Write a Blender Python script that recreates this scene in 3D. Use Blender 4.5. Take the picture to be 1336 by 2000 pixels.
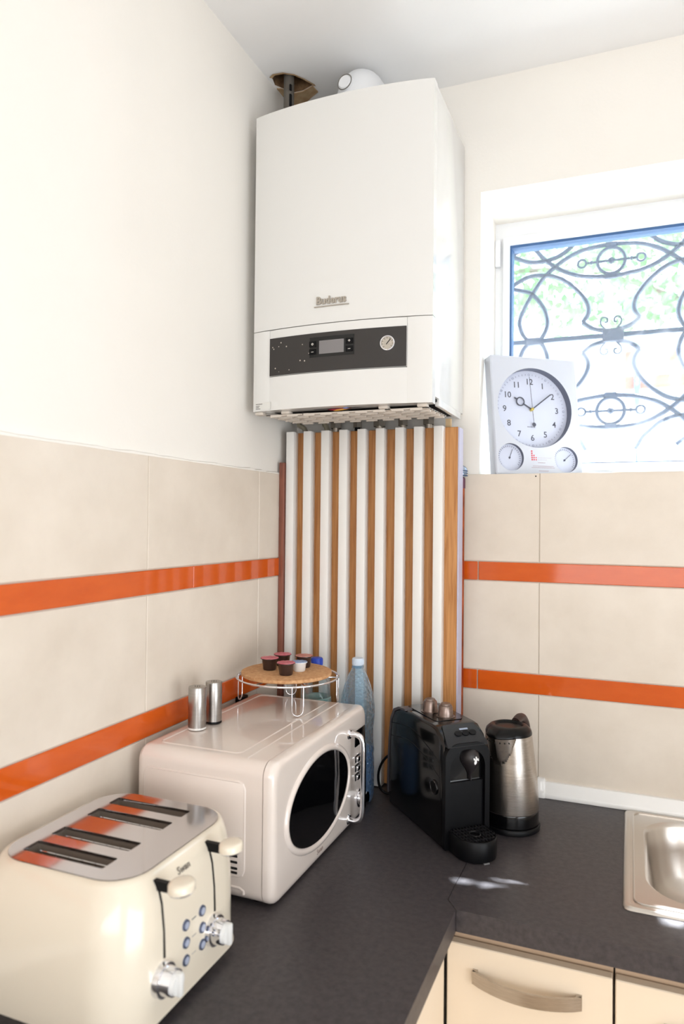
import bpy, bmesh, math, random
from mathutils import Vector, Matrix, noise
for o in list(bpy.data.objects): bpy.data.objects.remove(o)
S = bpy.context.scene
COL = S.collection
PI = math.pi
rnd = random.Random(7)

# ------------------------------------------------------------------ camera
def cam_axes(yaw, pitch, roll):
    f = Vector((-math.sin(yaw)*math.cos(pitch), math.cos(yaw)*math.cos(pitch), math.sin(pitch)))
    r = Vector((math.cos(yaw), math.sin(yaw), 0)); u = r.cross(f)
    c, s = math.cos(roll), math.sin(roll)
    return f, c*r+s*u, -s*r+c*u
cd = bpy.data.cameras.new('camera'); cam = bpy.data.objects.new('camera', cd); COL.objects.link(cam)
f_, r_, u_ = cam_axes(0.3842, 0.0124, 0.0097)
cam.matrix_world = Matrix(((r_.x, u_.x, -f_.x, 0.8761), (r_.y, u_.y, -f_.y, -1.8258), (r_.z, u_.z, -f_.z, 0.6697), (0, 0, 0, 1)))
cd.sensor_fit = 'HORIZONTAL'; cd.sensor_width = 24.0; cd.lens = 24.0*1392.98/1336
cd.clip_start = 0.02; cd.clip_end = 200
cd.dof.use_dof = True; cd.dof.focus_distance = 1.62; cd.dof.aperture_fstop = 3.2
S.camera = cam

# ------------------------------------------------------------------ light and exposure
S.view_settings.view_transform = 'Standard'; S.view_settings.look = 'None'
S.view_settings.gamma = 1.0; S.view_settings.exposure = 0.0; S.view_settings.use_curve_mapping = False
w = bpy.data.worlds.new('sky'); S.world = w; w.use_nodes = True
bg = w.node_tree.nodes['Background']; bg.inputs[0].default_value = (0.74, 0.87, 1.0, 1); bg.inputs[1].default_value = 7.0
def light(name, kind, loc, direction, energy, color, size=None, size_y=None):
    l = bpy.data.lights.new(name, kind); l.energy = energy; l.color = color
    if kind == 'AREA': l.shape = 'RECTANGLE'; l.size = size; l.size_y = size_y
    o = bpy.data.objects.new(name, l); COL.objects.link(o); o.location = loc
    o.rotation_euler = Vector(direction).to_track_quat('-Z', 'Y').to_euler()
    return o
SUN = Vector((0.30, 1.0, 1.75)).normalized()       # towards the sun
sun = light('sun', 'SUN', (2, 6, 8), -SUN, 46.0, (0.97, 0.98, 1.0)); sun.data.angle = 0.009
# added area lamps as daylight from the right and behind; walls there stay solid
light('daylight_fill_right', 'AREA', (2.56, -1.75, 0.52), (-1, 0.10, 0.20), 52.0, (0.86, 0.93, 1.0), 1.5, 2.0)
light('daylight_fill_rear', 'AREA', (1.35, -3.36, 0.85), (-0.1, 1, 0.15), 38.0, (0.97, 0.98, 1.0), 1.9, 1.3)

# ------------------------------------------------------------------ helpers
def lin(c):
    return tuple(((v/255)/12.92 if v <= 10 else (((v/255)+0.055)/1.055)**2.4) for v in c)
MATS = {}
def mat(name, rgb, rough=0.5, metal=0.0, coat=0.0, noise_amt=0.0, noise_scale=8.0, rgb2=None, bump=0.0, bump_scale=60.0, stretch=None, trans=0.0, ior=1.45, spec=0.5, detail=4.0, coat_rough=0.05, emit=None, emit_s=0):
    if name in MATS: return MATS[name]
    m = bpy.data.materials.new(name); m.use_nodes = True; MATS[name] = m
    nt = m.node_tree; N = nt.nodes; L = nt.links; b = N['Principled BSDF']
    c = lin(rgb)
    b.inputs['Base Color'].default_value = (*c, 1); b.inputs['Roughness'].default_value = rough
    b.inputs['Metallic'].default_value = metal; b.inputs['Coat Weight'].default_value = coat
    b.inputs['Coat Roughness'].default_value = coat_rough
    b.inputs['Transmission Weight'].default_value = trans; b.inputs['IOR'].default_value = ior
    b.inputs['Specular IOR Level'].default_value = spec
    if emit: b.inputs['Emission Color'].default_value = (*lin(emit), 1); b.inputs['Emission Strength'].default_value = emit_s
    if noise_amt > 0 or bump > 0:
        tc = N.new('ShaderNodeTexCoord'); mp = N.new('ShaderNodeMapping'); L.new(tc.outputs['Object'], mp.inputs[0])
        if stretch: mp.inputs['Scale'].default_value = stretch
    if noise_amt > 0:
        nz = N.new('ShaderNodeTexNoise'); nz.inputs['Scale'].default_value = noise_scale; nz.inputs['Detail'].default_value = detail
        nz.inputs['Roughness'].default_value = 0.6
        L.new(mp.outputs[0], nz.inputs['Vector'])
        rp = N.new('ShaderNodeValToRGB'); rp.color_ramp.elements[0].position = 0.3; rp.color_ramp.elements[1].position = 0.7
        c2 = lin(rgb2) if rgb2 else tuple(v*(1-noise_amt) for v in c)
        rp.color_ramp.elements[0].color = (*c2, 1); rp.color_ramp.elements[1].color = (*c, 1)
        L.new(nz.outputs['Fac'], rp.inputs[0]); L.new(rp.outputs[0], b.inputs['Base Color'])
    if bump > 0:
        n2 = N.new('ShaderNodeTexNoise'); n2.inputs['Scale'].default_value = bump_scale; n2.inputs['Detail'].default_value = 5
        L.new(mp.outputs[0], n2.inputs['Vector'])
        bp = N.new('ShaderNodeBump'); bp.inputs['Strength'].default_value = bump; bp.inputs['Distance'].default_value = 0.002
        L.new(n2.outputs['Fac'], bp.inputs['Height']); L.new(bp.outputs[0], b.inputs['Normal'])
    return m

OFF = {}
def thing(name, label, cat, loc=(0, 0, 0), rot=(0, 0, 0), group=None):
    o = bpy.data.objects.new(name, None); COL.objects.link(o); o.location = loc; o.rotation_euler = rot
    o.empty_display_size = 0.05
    o['label'] = label; o['category'] = cat
    if group: o['group'] = group
    OFF[o] = Vector(loc) if rot == (0, 0, 0) else None
    return o
def obj(name, bm, m, parent=None, smooth=40, world=True, label=None):
    """link a bmesh as one object; world=True: geometry was made in world coordinates"""
    if parent is not None and world and OFF.get(parent) is not None:
        bmesh.ops.translate(bm, verts=bm.verts, vec=-OFF[parent])
    bmesh.ops.recalc_face_normals(bm, faces=bm.faces)
    me = bpy.data.meshes.new(name); bm.to_mesh(me); bm.free()
    o = bpy.data.objects.new(name, me); COL.objects.link(o)
    me.materials.append(m)
    if smooth:
        me.shade_smooth(); me.set_sharp_from_angle(angle=math.radians(smooth))
    if parent is not None:
        o.parent = parent; OFF[o] = OFF.get(parent)
    else: OFF[o] = Vector((0, 0, 0))
    if label: o['label'] = label
    return o
def tag(o, label, cat, group=None):
    o['label'] = label; o['category'] = cat
    if group: o['group'] = group
    return o
def struct(o): o['kind'] = 'structure'; return o
def dup(root, loc, rot=None, label=None, group=None):
    r = root.copy(); COL.objects.link(r); r.location = loc
    if rot is not None: r.rotation_euler = rot
    if label: r['label'] = label
    if group: r['group'] = group
    for ch in list(root.children):
        c = ch.copy(); COL.objects.link(c); c.parent = r
        for g in ch.children:
            q = g.copy(); COL.objects.link(q); q.parent = c
    return r
def B(): return bmesh.new()
def box(bm, x0, x1, y0, y1, z0, z1, bev=0.0, seg=2):
    t = bmesh.new()
    bmesh.ops.create_cube(t, size=1.0)
    for v in t.verts: v.co = Vector(((x0+x1)/2+v.co.x*(x1-x0), (y0+y1)/2+v.co.y*(y1-y0), (z0+z1)/2+v.co.z*(z1-z0)))
    if bev: bmesh.ops.bevel(t, geom=list(t.edges), offset=bev, segments=seg, profile=0.5, affect='EDGES', clamp_overlap=True)
    merge(bm, t); return bm
def merge(bm, t, M=None):
    me = bpy.data.meshes.new('tmp'); t.to_mesh(me); t.free()
    if M is not None: me.transform(M)
    bm.from_mesh(me); bpy.data.meshes.remove(me)
def bx(*a, **k): return box(B(), *a, **k)
def loft(bm, rings, cap0=True, cap1=True, closed=True):
    V = [[bm.verts.new(p) for p in r] for r in rings]; n = len(V[0])
    for a, b in zip(V, V[1:]):
        for i in range(n if closed else n-1):
            j = (i+1) % n
            try: bm.faces.new((a[i], a[j], b[j], b[i]))
            except ValueError: pass
    if cap0: bm.faces.new(V[0][::-1])
    if cap1: bm.faces.new(V[-1])
    return bm
def lathe(bm, prof, cx=0, cy=0, z0=0, n=32, cap0=True, cap1=True):
    rings = [[(cx+r*math.cos(2*PI*i/n), cy+r*math.sin(2*PI*i/n), z0+z) for i in range(n)] for r, z in prof]
    return loft(bm, rings, cap0, cap1)
def rrect(x0, x1, y0, y1, r, n=6):
    r = min(r, (x1-x0)/2-1e-5, (y1-y0)/2-1e-5); P = []
    for cx, cy, a in ((x1-r, y1-r, 0), (x0+r, y1-r, PI/2), (x0+r, y0+r, PI), (x1-r, y0+r, 1.5*PI)):
        for i in range(n+1):
            t = a+PI/2*i/n; P.append((cx+r*math.cos(t), cy+r*math.sin(t)))
    return P
def ell(cx, cy, a, b, n=40): return [(cx+a*math.cos(2*PI*i/n), cy+b*math.sin(2*PI*i/n)) for i in range(n)]
def tube(bm, pts, r, n=8, closed=False, flat=None):
    P = [Vector(p) for p in pts]; m = len(P); rings = []; prev = None
    for i, p in enumerate(P):
        if closed: t = P[(i+1) % m]-P[(i-1) % m]
        else: t = P[min(i+1, m-1)]-P[max(i-1, 0)]
        t.normalize()
        a = prev if prev is not None else (Vector((0, 0, 1)) if abs(t.z) < 0.9 else Vector((1, 0, 0)))
        x = a-t*a.dot(t)
        if x.length < 1e-6: x = t.orthogonal()
        x.normalize(); prev = x; y = t.cross(x)
        rr = r[i] if isinstance(r, (list, tuple)) else r
        rings.append([p+x*rr*math.cos(2*PI*k/n)+y*rr*math.sin(2*PI*k/n) for k in range(n)])
    if closed: rings.append(rings[0]); 
    if closed:
        V = [[bm.verts.new(q) for q in rg] for rg in rings[:-1]]; V.append(V[0])
        for a, b in zip(V, V[1:]):
            for k in range(n): bm.faces.new((a[k], a[(k+1) % n], b[(k+1) % n], b[k]))
        return bm
    return loft(bm, rings)
def spline(pts, k=6, closed=False):
    P = [Vector(p) for p in pts]; m = len(P); out = []
    for i in range(m if closed else m-1):
        if closed: a, b, c, d = P[i-1], P[i], P[(i+1) % m], P[(i+2) % m]
        else: a, b, c, d = P[max(i-1, 0)], P[i], P[i+1], P[min(i+2, m-1)]
        for s in range(k):
            t = s/k
            out.append(0.5*((2*b)+(c-a)*t+(2*a-5*b+4*c-d)*t*t+(3*b-a-3*c+d)*t*t*t))
    if not closed: out.append(P[-1])
    return out
def fill(bm, loops):
    """flat face set from an outer loop and hole loops"""
    E = []; VV = []
    for lp in loops:
        v = [bm.verts.new(p) for p in lp]; VV.append(v)
        for i in range(len(v)): E.append(bm.edges.new((v[i], v[(i+1) % len(v)])))
    bmesh.ops.triangle_fill(bm, use_beauty=True, use_dissolve=False, edges=E)
    return VV
def cyl(bm, p0, p1, r0, r1=None, n=20):
    return tube2(bm, p0, p1, r0, r0 if r1 is None else r1, n)
def tube2(bm, p0, p1, r0, r1, n):
    p0, p1 = Vector(p0), Vector(p1); t = (p1-p0).normalized(); x = t.orthogonal().normalized(); y = t.cross(x)
    return loft(bm, [[p+x*r*math.cos(2*PI*k/n)+y*r*math.sin(2*PI*k/n) for k in range(n)] for p, r in ((p0, r0), (p1, r1))])
def text_bm(s, size, M, extrude=0.0004, bold=0.0, align='CENTER'):
    cu = bpy.data.curves.new('txt', 'FONT'); cu.body = s; cu.size = size; cu.extrude = extrude; cu.offset = bold
    cu.align_x = align; cu.align_y = 'CENTER'; cu.resolution_u = 3
    o = bpy.data.objects.new('txt', cu); COL.objects.link(o)
    dg = bpy.context.evaluated_depsgraph_get(); me = bpy.data.meshes.new_from_object(o.evaluated_get(dg))
    bpy.data.objects.remove(o); bpy.data.curves.remove(cu)
    me.transform(M); bm = B(); bm.from_mesh(me); bpy.data.meshes.remove(me); return bm
def frame_m(o, x, y):
    x = Vector(x).normalized(); y = Vector(y).normalized(); z = x.cross(y)
    return Matrix(((x.x, y.x, z.x, o[0]), (x.y, y.y, z.y, o[1]), (x.z, y.z, z.z, o[2]), (0, 0, 0, 1)))

# ------------------------------------------------------------------ materials
M_wall = mat('plaster_paint', (244, 239, 231), 0.75, noise_amt=0.03, noise_scale=3, bump=0.15, bump_scale=120)
M_ceil = mat('ceiling_paint', (247, 246, 245), 0.8, noise_amt=0.03, noise_scale=2, bump=0.1, bump_scale=90)
M_tile = mat('stone_look_tile', (230, 218, 203), 0.33, noise_amt=0.12, noise_scale=7, rgb2=(218, 205, 189), detail=7, bump=0.04, bump_scale=30)
M_grout = mat('grout', (205, 194, 178), 0.9)
M_orange = mat('orange_glass', (213, 94, 30), 0.08, coat=0.25, spec=0.3, noise_amt=0.1, noise_scale=12, rgb2=(204, 86, 26), stretch=(1, 1, 3))
M_white = mat('white_lacquer', (238, 235, 230), 0.28, coat=0.3)
M_boil = mat('boiler_white', (227, 225, 221), 0.22, coat=0.5)
M_pvc = mat('white_pvc', (240, 241, 243), 0.3)
M_black = mat('black_plastic', (9, 9, 11), 0.4, spec=0.2)
M_gloss = mat('black_gloss', (6, 6, 7), 0.16, coat=0.25, spec=0.4)
M_dark = mat('dark_hollow', (14, 12, 11), 0.8)
M_steel = mat('brushed_steel', (196, 188, 180), 0.27, metal=1.0, noise_amt=0.15, noise_scale=40, stretch=(1, 1, 22), rgb2=(170, 162, 153), bump=0.06, bump_scale=150)
M_sink = mat('sink_steel', (205, 198, 190), 0.3, metal=1.0, bump=0.04, bump_scale=200)
M_chrome = mat('chrome', (232, 232, 236), 0.06, metal=1.0)
M_plate = mat('polished_steel', (214, 212, 216), 0.10, metal=1.0)
M_cream = mat('cream_enamel', (232, 220, 200), 0.24, coat=0.5)
M_mw = mat('microwave_enamel', (231, 218, 208), 0.3, coat=1.0, coat_rough=0.03)
M_top = mat('worktop_laminate', (74, 68, 69), 0.42, noise_amt=0.3, noise_scale=90, rgb2=(52, 48, 50), detail=6, bump=0.12, bump_scale=320)
M_cab = mat('cabinet_cream', (234, 216, 192), 0.42, noise_amt=0.02, noise_scale=4)
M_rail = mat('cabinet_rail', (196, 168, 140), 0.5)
M_copper = mat('copper', (196, 104, 64), 0.32, metal=1.0, noise_amt=0.35, noise_scale=18, rgb2=(128, 66, 44))
M_pipe = mat('grey_pipe', (120, 114, 106), 0.5, metal=0.4, noise_amt=0.3, noise_scale=20)
M_brass = mat('nickel_fitting', (186, 176, 164), 0.35, metal=0.8)
M_rubble = mat('bare_rubble', (150, 118, 84), 0.95, noise_amt=0.5, noise_scale=40, rgb2=(92, 66, 44), bump=1.0, bump_scale=80)
M_patch = mat('torn_plaster', (196, 168, 132), 0.95, noise_amt=0.3, noise_scale=35, rgb2=(168, 134, 98), bump=0.8, bump_scale=90)
M_cork = mat('cork', (218, 172, 126), 0.85, noise_amt=0.4, noise_scale=130, rgb2=(188, 134, 88), bump=0.6, bump_scale=200)
M_cup = mat('coffee_capsule_dark', (58, 42, 38), 0.3, trans=0.0, coat=0.3)
M_bronze = mat('capsule_bronze', (138, 122, 114), 0.3, metal=0.9, noise_amt=0.2, noise_scale=60, stretch=(1, 1, 6))
M_foilp = mat('pink_foil', (206, 62, 92), 0.32, metal=0.35, noise_amt=0.5, noise_scale=90, rgb2=(226, 140, 150), bump=0.5, bump_scale=150)
M_foilb = mat('blue_foil', (90, 140, 214), 0.3, metal=0.3, noise_amt=0.5, noise_scale=70, rgb2=(190, 212, 238))
M_blue = mat('blue_cap', (20, 62, 176), 0.35)
M_grey = mat('grey_display', (128, 124, 124), 0.25)
M_panelblk = None
M_leaf = mat('leaf', (140, 178, 122), 0.6, noise_amt=0.4, noise_scale=3)
M_iron = mat('wrought_iron', (66, 74, 94), 0.6)
M_floor = mat('floor_tile', (202, 176, 144), 0.45, noise_amt=0.15, noise_scale=4)

def wood(name, c1, c2, scale=(60, 60, 3), rough=0.5):
    m = bpy.data.materials.new(name); m.use_nodes = True; nt = m.node_tree; N = nt.nodes; L = nt.links; b = N['Principled BSDF']
    tc = N.new('ShaderNodeTexCoord'); mp = N.new('ShaderNodeMapping'); mp.inputs['Scale'].default_value = scale
    L.new(tc.outputs['Object'], mp.inputs[0]); nz = N.new('ShaderNodeTexNoise'); nz.inputs['Scale'].default_value = 1.6
    nz.inputs['Detail'].default_value = 7; nz.inputs['Distortion'].default_value = 1.2; L.new(mp.outputs[0], nz.inputs['Vector'])
    rp = N.new('ShaderNodeValToRGB'); rp.color_ramp.elements[0].position = 0.34; rp.color_ramp.elements[1].position = 0.66
    rp.color_ramp.elements[0].color = (*lin(c2), 1); rp.color_ramp.elements[1].color = (*lin(c1), 1)
    L.new(nz.outputs['Fac'], rp.inputs[0]); L.new(rp.outputs[0], b.inputs['Base Color']); b.inputs['Roughness'].default_value = rough
    return m
M_oak = wood('oak_laminate', (204, 146, 88), (172, 112, 58))
M_redwood = wood('red_brown_board', (150, 92, 72), (112, 64, 50))
M_bench = wood('bench_board', (150, 108, 92), (128, 86, 70), (3, 60, 60))

def glass_mat(name, haze, tint):
    m = bpy.data.materials.new(name); m.use_nodes = True; nt = m.node_tree; N = nt.nodes; L = nt.links
    N.remove(N['Principled BSDF']); out = N['Material Output']
    tr = N.new('ShaderNodeBsdfTransparent'); tr.inputs[0].default_value = (*tint, 1)
    tl = N.new('ShaderNodeBsdfTranslucent'); tl.inputs[0].default_value = (0.86, 0.92, 1.0, 1)
    mx = N.new('ShaderNodeMixShader'); mx.inputs[0].default_value = haze; L.new(tr.outputs[0], mx.inputs[1]); L.new(tl.outputs[0], mx.inputs[2])
    gl = N.new('ShaderNodeBsdfGlossy'); gl.inputs['Roughness'].default_value = 0.02
    lw = N.new('ShaderNodeLayerWeight'); pw = N.new('ShaderNodeMath'); pw.operation = 'POWER'; pw.inputs[1].default_value = 5.0
    lw.inputs[0].default_value = 0.5; L.new(lw.outputs['Facing'], pw.inputs[0]); fr = N.new('ShaderNodeMath'); fr.operation = 'MULTIPLY_ADD'; fr.inputs[1].default_value = 0.8; fr.inputs[2].default_value = 0.03; L.new(pw.outputs[0], fr.inputs[0])
    m2 = N.new('ShaderNodeMixShader'); L.new(fr.outputs[0], m2.inputs[0]); L.new(mx.outputs[0], m2.inputs[1]); L.new(gl.outputs[0], m2.inputs[2])
    L.new(m2.outputs[0], out.inputs[0]); return m
M_glass = glass_mat('veiled_window_glass', 0.034, (0.93, 0.97, 1.0))  # translucent share builds the veiling glare into the pane

def pet_mat(name, tint, dimple=0.0, body=None, share=0.2):
    m = bpy.data.materials.new(name); m.use_nodes = True; nt = m.node_tree; N = nt.nodes; L = nt.links
    N.remove(N['Principled BSDF']); out = N['Material Output']
    tr = N.new('ShaderNodeBsdfTransparent'); tr.inputs[0].default_value = (*tint, 1)
    gl = N.new('ShaderNodeBsdfGlossy'); gl.inputs['Roughness'].default_value = 0.08; gl.inputs['Color'].default_value = (0.9, 0.95, 1, 1)
    lw = N.new('ShaderNodeLayerWeight'); lw.inputs[0].default_value = 0.28
    mx = N.new('ShaderNodeMixShader'); L.new(lw.outputs['Facing'], mx.inputs[0]); L.new(tr.outputs[0], mx.inputs[1]); L.new(gl.outputs[0], mx.inputs[2])
    if dimple:
        tc = N.new('ShaderNodeTexCoord'); vo = N.new('ShaderNodeTexVoronoi'); vo.inputs['Scale'].default_value = 120
        L.new(tc.outputs['Object'], vo.inputs['Vector']); bp = N.new('ShaderNodeBump'); bp.inputs['Strength'].default_value = dimple; bp.inputs['Distance'].default_value = 0.004
        L.new(vo.outputs['Distance'], bp.inputs['Height']); L.new(bp.outputs[0], gl.inputs['Normal']); L.new(bp.outputs[0], lw.inputs['Normal'])
    if body:
        df = N.new('ShaderNodeBsdfDiffuse'); df.inputs[0].default_value = (*body, 1); tl = N.new('ShaderNodeBsdfTranslucent'); tl.inputs[0].default_value = (*body, 1)
        ad = N.new('ShaderNodeMixShader'); L.new(df.outputs[0], ad.inputs[1]); L.new(tl.outputs[0], ad.inputs[2])
        m3 = N.new('ShaderNodeMixShader'); m3.inputs[0].default_value = share; L.new(mx.outputs[0], m3.inputs[1]); L.new(ad.outputs[0], m3.inputs[2])
        L.new(m3.outputs[0], out.inputs[0]); return m
    L.new(mx.outputs[0], out.inputs[0]); return m
M_petblue = pet_mat('blue_pet', (0.74, 0.89, 0.98), 1.0, (0.62, 0.78, 0.92), 0.16)
M_petclear = pet_mat('clear_pet', (0.86, 0.90, 0.90))
M_water = pet_mat('water_in_bottle', (0.45, 0.74, 0.95), 0, (0.05, 0.28, 0.62), 0.4)

# ------------------------------------------------------------------ room shell
ZC = 1.8128; ZF = -0.87; XR = 2.6; YF = -3.4; TT = 0.7935; SILL = 0.7925
floor = struct(obj('floor', bx(-0.15, XR+0.15, YF-0.15, 0.42, ZF-0.1, ZF), M_floor, smooth=0))
hole = [(0.0131, -0.2028), (0.026, -0.2111), (0.0502, -0.2083), (0.0714, -0.1935), (0.0858, -0.1703), (0.0988, -0.1428), (0.0986, -0.136), (0.064, -0.1238), (0.0378, -0.1244), (0.0169, -0.1536), (0.0057, -0.1718)]
bm = B()
fill(bm, [[(-0.15, 0.3, ZC), (XR+0.15, 0.3, ZC), (XR+0.15, YF-0.15, ZC), (-0.15, YF-0.15, ZC)], [(x, y, ZC) for x, y in hole]])
ceil = struct(obj('ceiling', bm, M_ceil, smooth=0))
bm = B(); loft(bm, [[(x, y, ZC+0.0005) for x, y in hole], [(x*0.98+0.001, y*0.99-0.002, ZC+0.03) for x, y in hole], [(x*0.9+0.005, y, ZC+0.09) for x, y in hole]], cap0=False)
obj('broken_hole', bm, M_rubble, ceil, smooth=0, label='ragged brown hole knocked through the ceiling around the grey pipe')
bm = B(); box(bm, -0.15, XR+0.15, YF-0.15, 0.3, ZC+0.095, ZC+0.2); obj('slab', bm, M_rubble, ceil, smooth=0)
patch = [(0.004, -0.158), (0.0147, -0.1535), (0.0381, -0.1229), (0.063, -0.1222), (0.0971, -0.1346), (0.1003, -0.1054), (0.0752, -0.0908), (0.045, -0.07), (0.004, -0.075)]
bm = B(); loft(bm, [[(x, y, ZC+0.004) for x, y in patch], [(x, y, ZC-0.0025) for x, y in patch]]); obj('torn_plaster_edge', bm, M_patch, ceil, smooth=0)
lip = [(x*1.0+(x-0.05)*0.14, y+(y+0.165)*0.14) for x, y in hole[:7]]
bm = B(); a = [(x, y, ZC-0.0022) for x, y in lip]; b = [(x, y, ZC-0.0022) for x, y in hole[:7]]
loft(bm, [[(max(p[0], .002), p[1], p[2]) for p in a], b], False, False, closed=False); obj('torn_plaster_edge', bm, M_patch, ceil, smooth=0)

bm = bx(-0.15, 0, YF, 0.30, ZF, ZC); wl = struct(obj('wall_left', bm, M_wall, smooth=0))
# back wall with a window opening: inner leaf and outer leaf
bm = B(); X0, X1, Z1 = 0.516, 1.235, 1.52
for (a, b, y0, y1, zb, zt) in ((X0, X1, 0.0, 0.25, SILL, Z1), (X0-0.03, X1+0.03, 0.25, 0.42, SILL-0.03, Z1+0.10)):
    box(bm, 0, a, y0, y1, ZF, ZC); box(bm, b, XR+0.15, y0, y1, ZF, ZC)
    box(bm, a, b, y0, y1, ZF, zb); box(bm, a, b, y0, y1, zt, ZC)
wb = struct(obj('wall_back', bm, M_wall, smooth=0))
# solid unseen right and front walls; framed white panels stand for door and window
wr = struct(obj('wall_right', bx(XR, XR+0.15, YF, 0, ZF, ZC), M_wall, smooth=0))
wf = struct(obj('wall_front', bx(0, XR+0.15, YF-0.15, YF, ZF, ZC), M_wall, smooth=0))
bm = B()
for a, b, c, d in ((-2.56, -2.50, ZF, 1.55), (-1.0, -0.94, ZF, 1.55), (-2.50, -1.0, 1.49, 1.55), (-2.50, -1.0, ZF, ZF+0.10)): box(bm, XR-0.02, XR, a, b, c, d)
box(bm, XR-0.008, XR, -2.50, -1.0, ZF+0.10, 1.49); struct(obj('door_panel', bm, M_pvc, smooth=0))
bm = B()
for a, b, c, d in ((0.34, 0.40, 0.15, 1.55), (2.30, 2.36, 0.15, 1.55), (0.40, 2.30, 1.49, 1.55), (0.40, 2.30, 0.15, 0.21)): box(bm, a, b, YF, YF+0.02, c, d)
box(bm, 0.40, 2.30, YF, YF+0.008, 0.21, 1.49); struct(obj('window_panel', bm, M_pvc, smooth=0))

# wall tiles: three rows, two orange glass bands between them
ROWS = [(0.0, 0.2445), (0.2965, 0.5210), (0.5715, TT)]; BANDS = [(0.2465, 0.2945), (0.5230, 0.5695)]
def wall_tiles(wall, side):
    if side == 'L':
        cuts = [-0.010] + [-0.2357-0.446*k for k in range(5)]; cuts = [(b+0.001, a-0.001) for a, b in zip(cuts, cuts[1:])]
        bands = [(-0.5262, -0.010), (-1.126, -0.5276), (-1.7, -1.128)]
        obj('grout', bx(0, 0.0055, -2.03, -0.006, 0.0, TT-0.001), M_grout, wall, smooth=0)
        mk = lambda a, b, z0, z1, t: bx(0.001, t, a, b, z0, z1, bev=0.0012, seg=1)
    else:
        cuts = [0.010, 0.2216, 0.6676, 1.1136, 1.5596]; cuts = [(a+0.001, b-0.001) for a, b in zip(cuts, cuts[1:])]
        bands = [(0.010, 0.5155), (0.5185, 1.117), (1.119, 1.558)]
        bm = B(); box(bm, 0.006, 1.56, -0.0055, 0, 0.0, TT-0.002); obj('grout', bm, M_grout, wall, smooth=0)
        mk = lambda a, b, z0, z1, t: bx(a, b, -t, -0.001, z0, z1, bev=0.0012, seg=1)
    for a, b in cuts:
        for k, (z0, z1) in enumerate(ROWS):
            if side == 'B' and k == 2: z1 = SILL-0.0005
            obj('tile', mk(a, b, z0, z1, 0.0075), M_tile, wall, smooth=0)
    for a, b in bands:
        for z0, z1 in BANDS: obj('orange_glass_tile', mk(a, b, z0, z1, 0.0095), M_orange, wall, smooth=0)
wall_tiles(wl, 'L'); wall_tiles(wb, 'B')
bm = B(); cyl(bm, (0.6585, -0.0072, 0.7850), (0.6585, -0.0079, 0.7850), 0.0018, n=10); obj('screw_hole', bm, M_dark, wb, smooth=0)
# lumpy filler along the top edge of the left-hand tiles
bm = B(); N_ = 60; up = [(0.0065+0.002*rnd.random(), -0.04-i*0.03, TT+0.001+0.0035*rnd.random()) for i in range(N_)]
loft(bm, [[(0.0005, p[1], TT-0.001) for p in up], [(p[0], p[1], TT-0.001) for p in up], up, [(0.0005, p[1], p[2]+0.002) for p in up]], False, False, closed=False)
obj('filler_bead', bm, M_wall, wl)
# worktop beads
prof = [(0, 0), (0.016, 0), (0.017, 0.004), (0.015, 0.012), (0.011, 0.02), (0.009, 0.03), (0.006, 0.036), (0, 0.037)]
bm = B(); loft(bm, [[(x, -0.0078-p[0], 0.0006+p[1]) for p in prof] for x in (0.685, 1.56)]); t1 = struct(obj('trim_1', bm, M_white))
bm = B(); loft(bm, [[(x, -0.0078-p[0]*s, 0.0006+p[1]*s) for p in prof] for x, s in ((0.664, 0.9), (0.668, 1.2), (0.684, 1.2), (0.687, 1.05))]); obj('end_cap', bm, M_white, t1)
bm = B(); loft(bm, [[(0.0078+p[0], y, 0.0006+p[1]) for p in prof] for y in (-2.0, -0.02)]); struct(obj('trim_2', bm, M_white))

# window: frame, sash, gaskets, glass
FY = 0.215
win = struct(thing('window_1', 'white plastic window', 'window', (X0, FY, SILL))); del win['label']; del win['category']
GX0, GX1, GZ0, GZ1 = 0.5566, 1.195, 0.832, 1.4545
def rect_ring(bm, o, i, y0, y1):
    (a, b, c, d), (e, f, g, h) = o, i
    box(bm, a, e, y0, y1, c, d); box(bm, f, b, y0, y1, c, d); box(bm, e, f, y0, y1, c, g); box(bm, e, f, y0, y1, h, d)
bm = B(); rect_ring(bm, (X0, X1, SILL, Z1), (0.5400, 1.212, 0.813, 1.474), FY+0.004, FY+0.07); obj('frame', bm, M_pvc, win, smooth=0)
bm = B(); rect_ring(bm, (0.5395, 1.2125, 0.8125, 1.4745), (GX0, GX1, GZ0, GZ1), FY-0.008, FY+0.06)
sash = obj('sash', bm, M_pvc, win, smooth=0)
bm = B(); rect_ring(bm, (GX0, GX1, GZ0, GZ1), (GX0+0.005, GX1-0.005, GZ0+0.003, GZ1-0.007), FY+0.004, FY+0.05); obj('gasket', bm, mat('gasket_flare_blue', (62, 96, 140), 0.5), win, smooth=0)  # dark gasket; the blue of lens flare is put into its colour
obj('pane', bx(GX0+0.001, GX1-0.001, FY+0.024, FY+0.028, GZ0+0.001, GZ1-0.001), M_glass, win, smooth=0)
bm = B(); box(bm, 0.5165, 0.531, FY-0.012, FY+0.004, 1.395, 1.47, 0.002); obj('hinge', bm, M_pvc, win)

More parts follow.
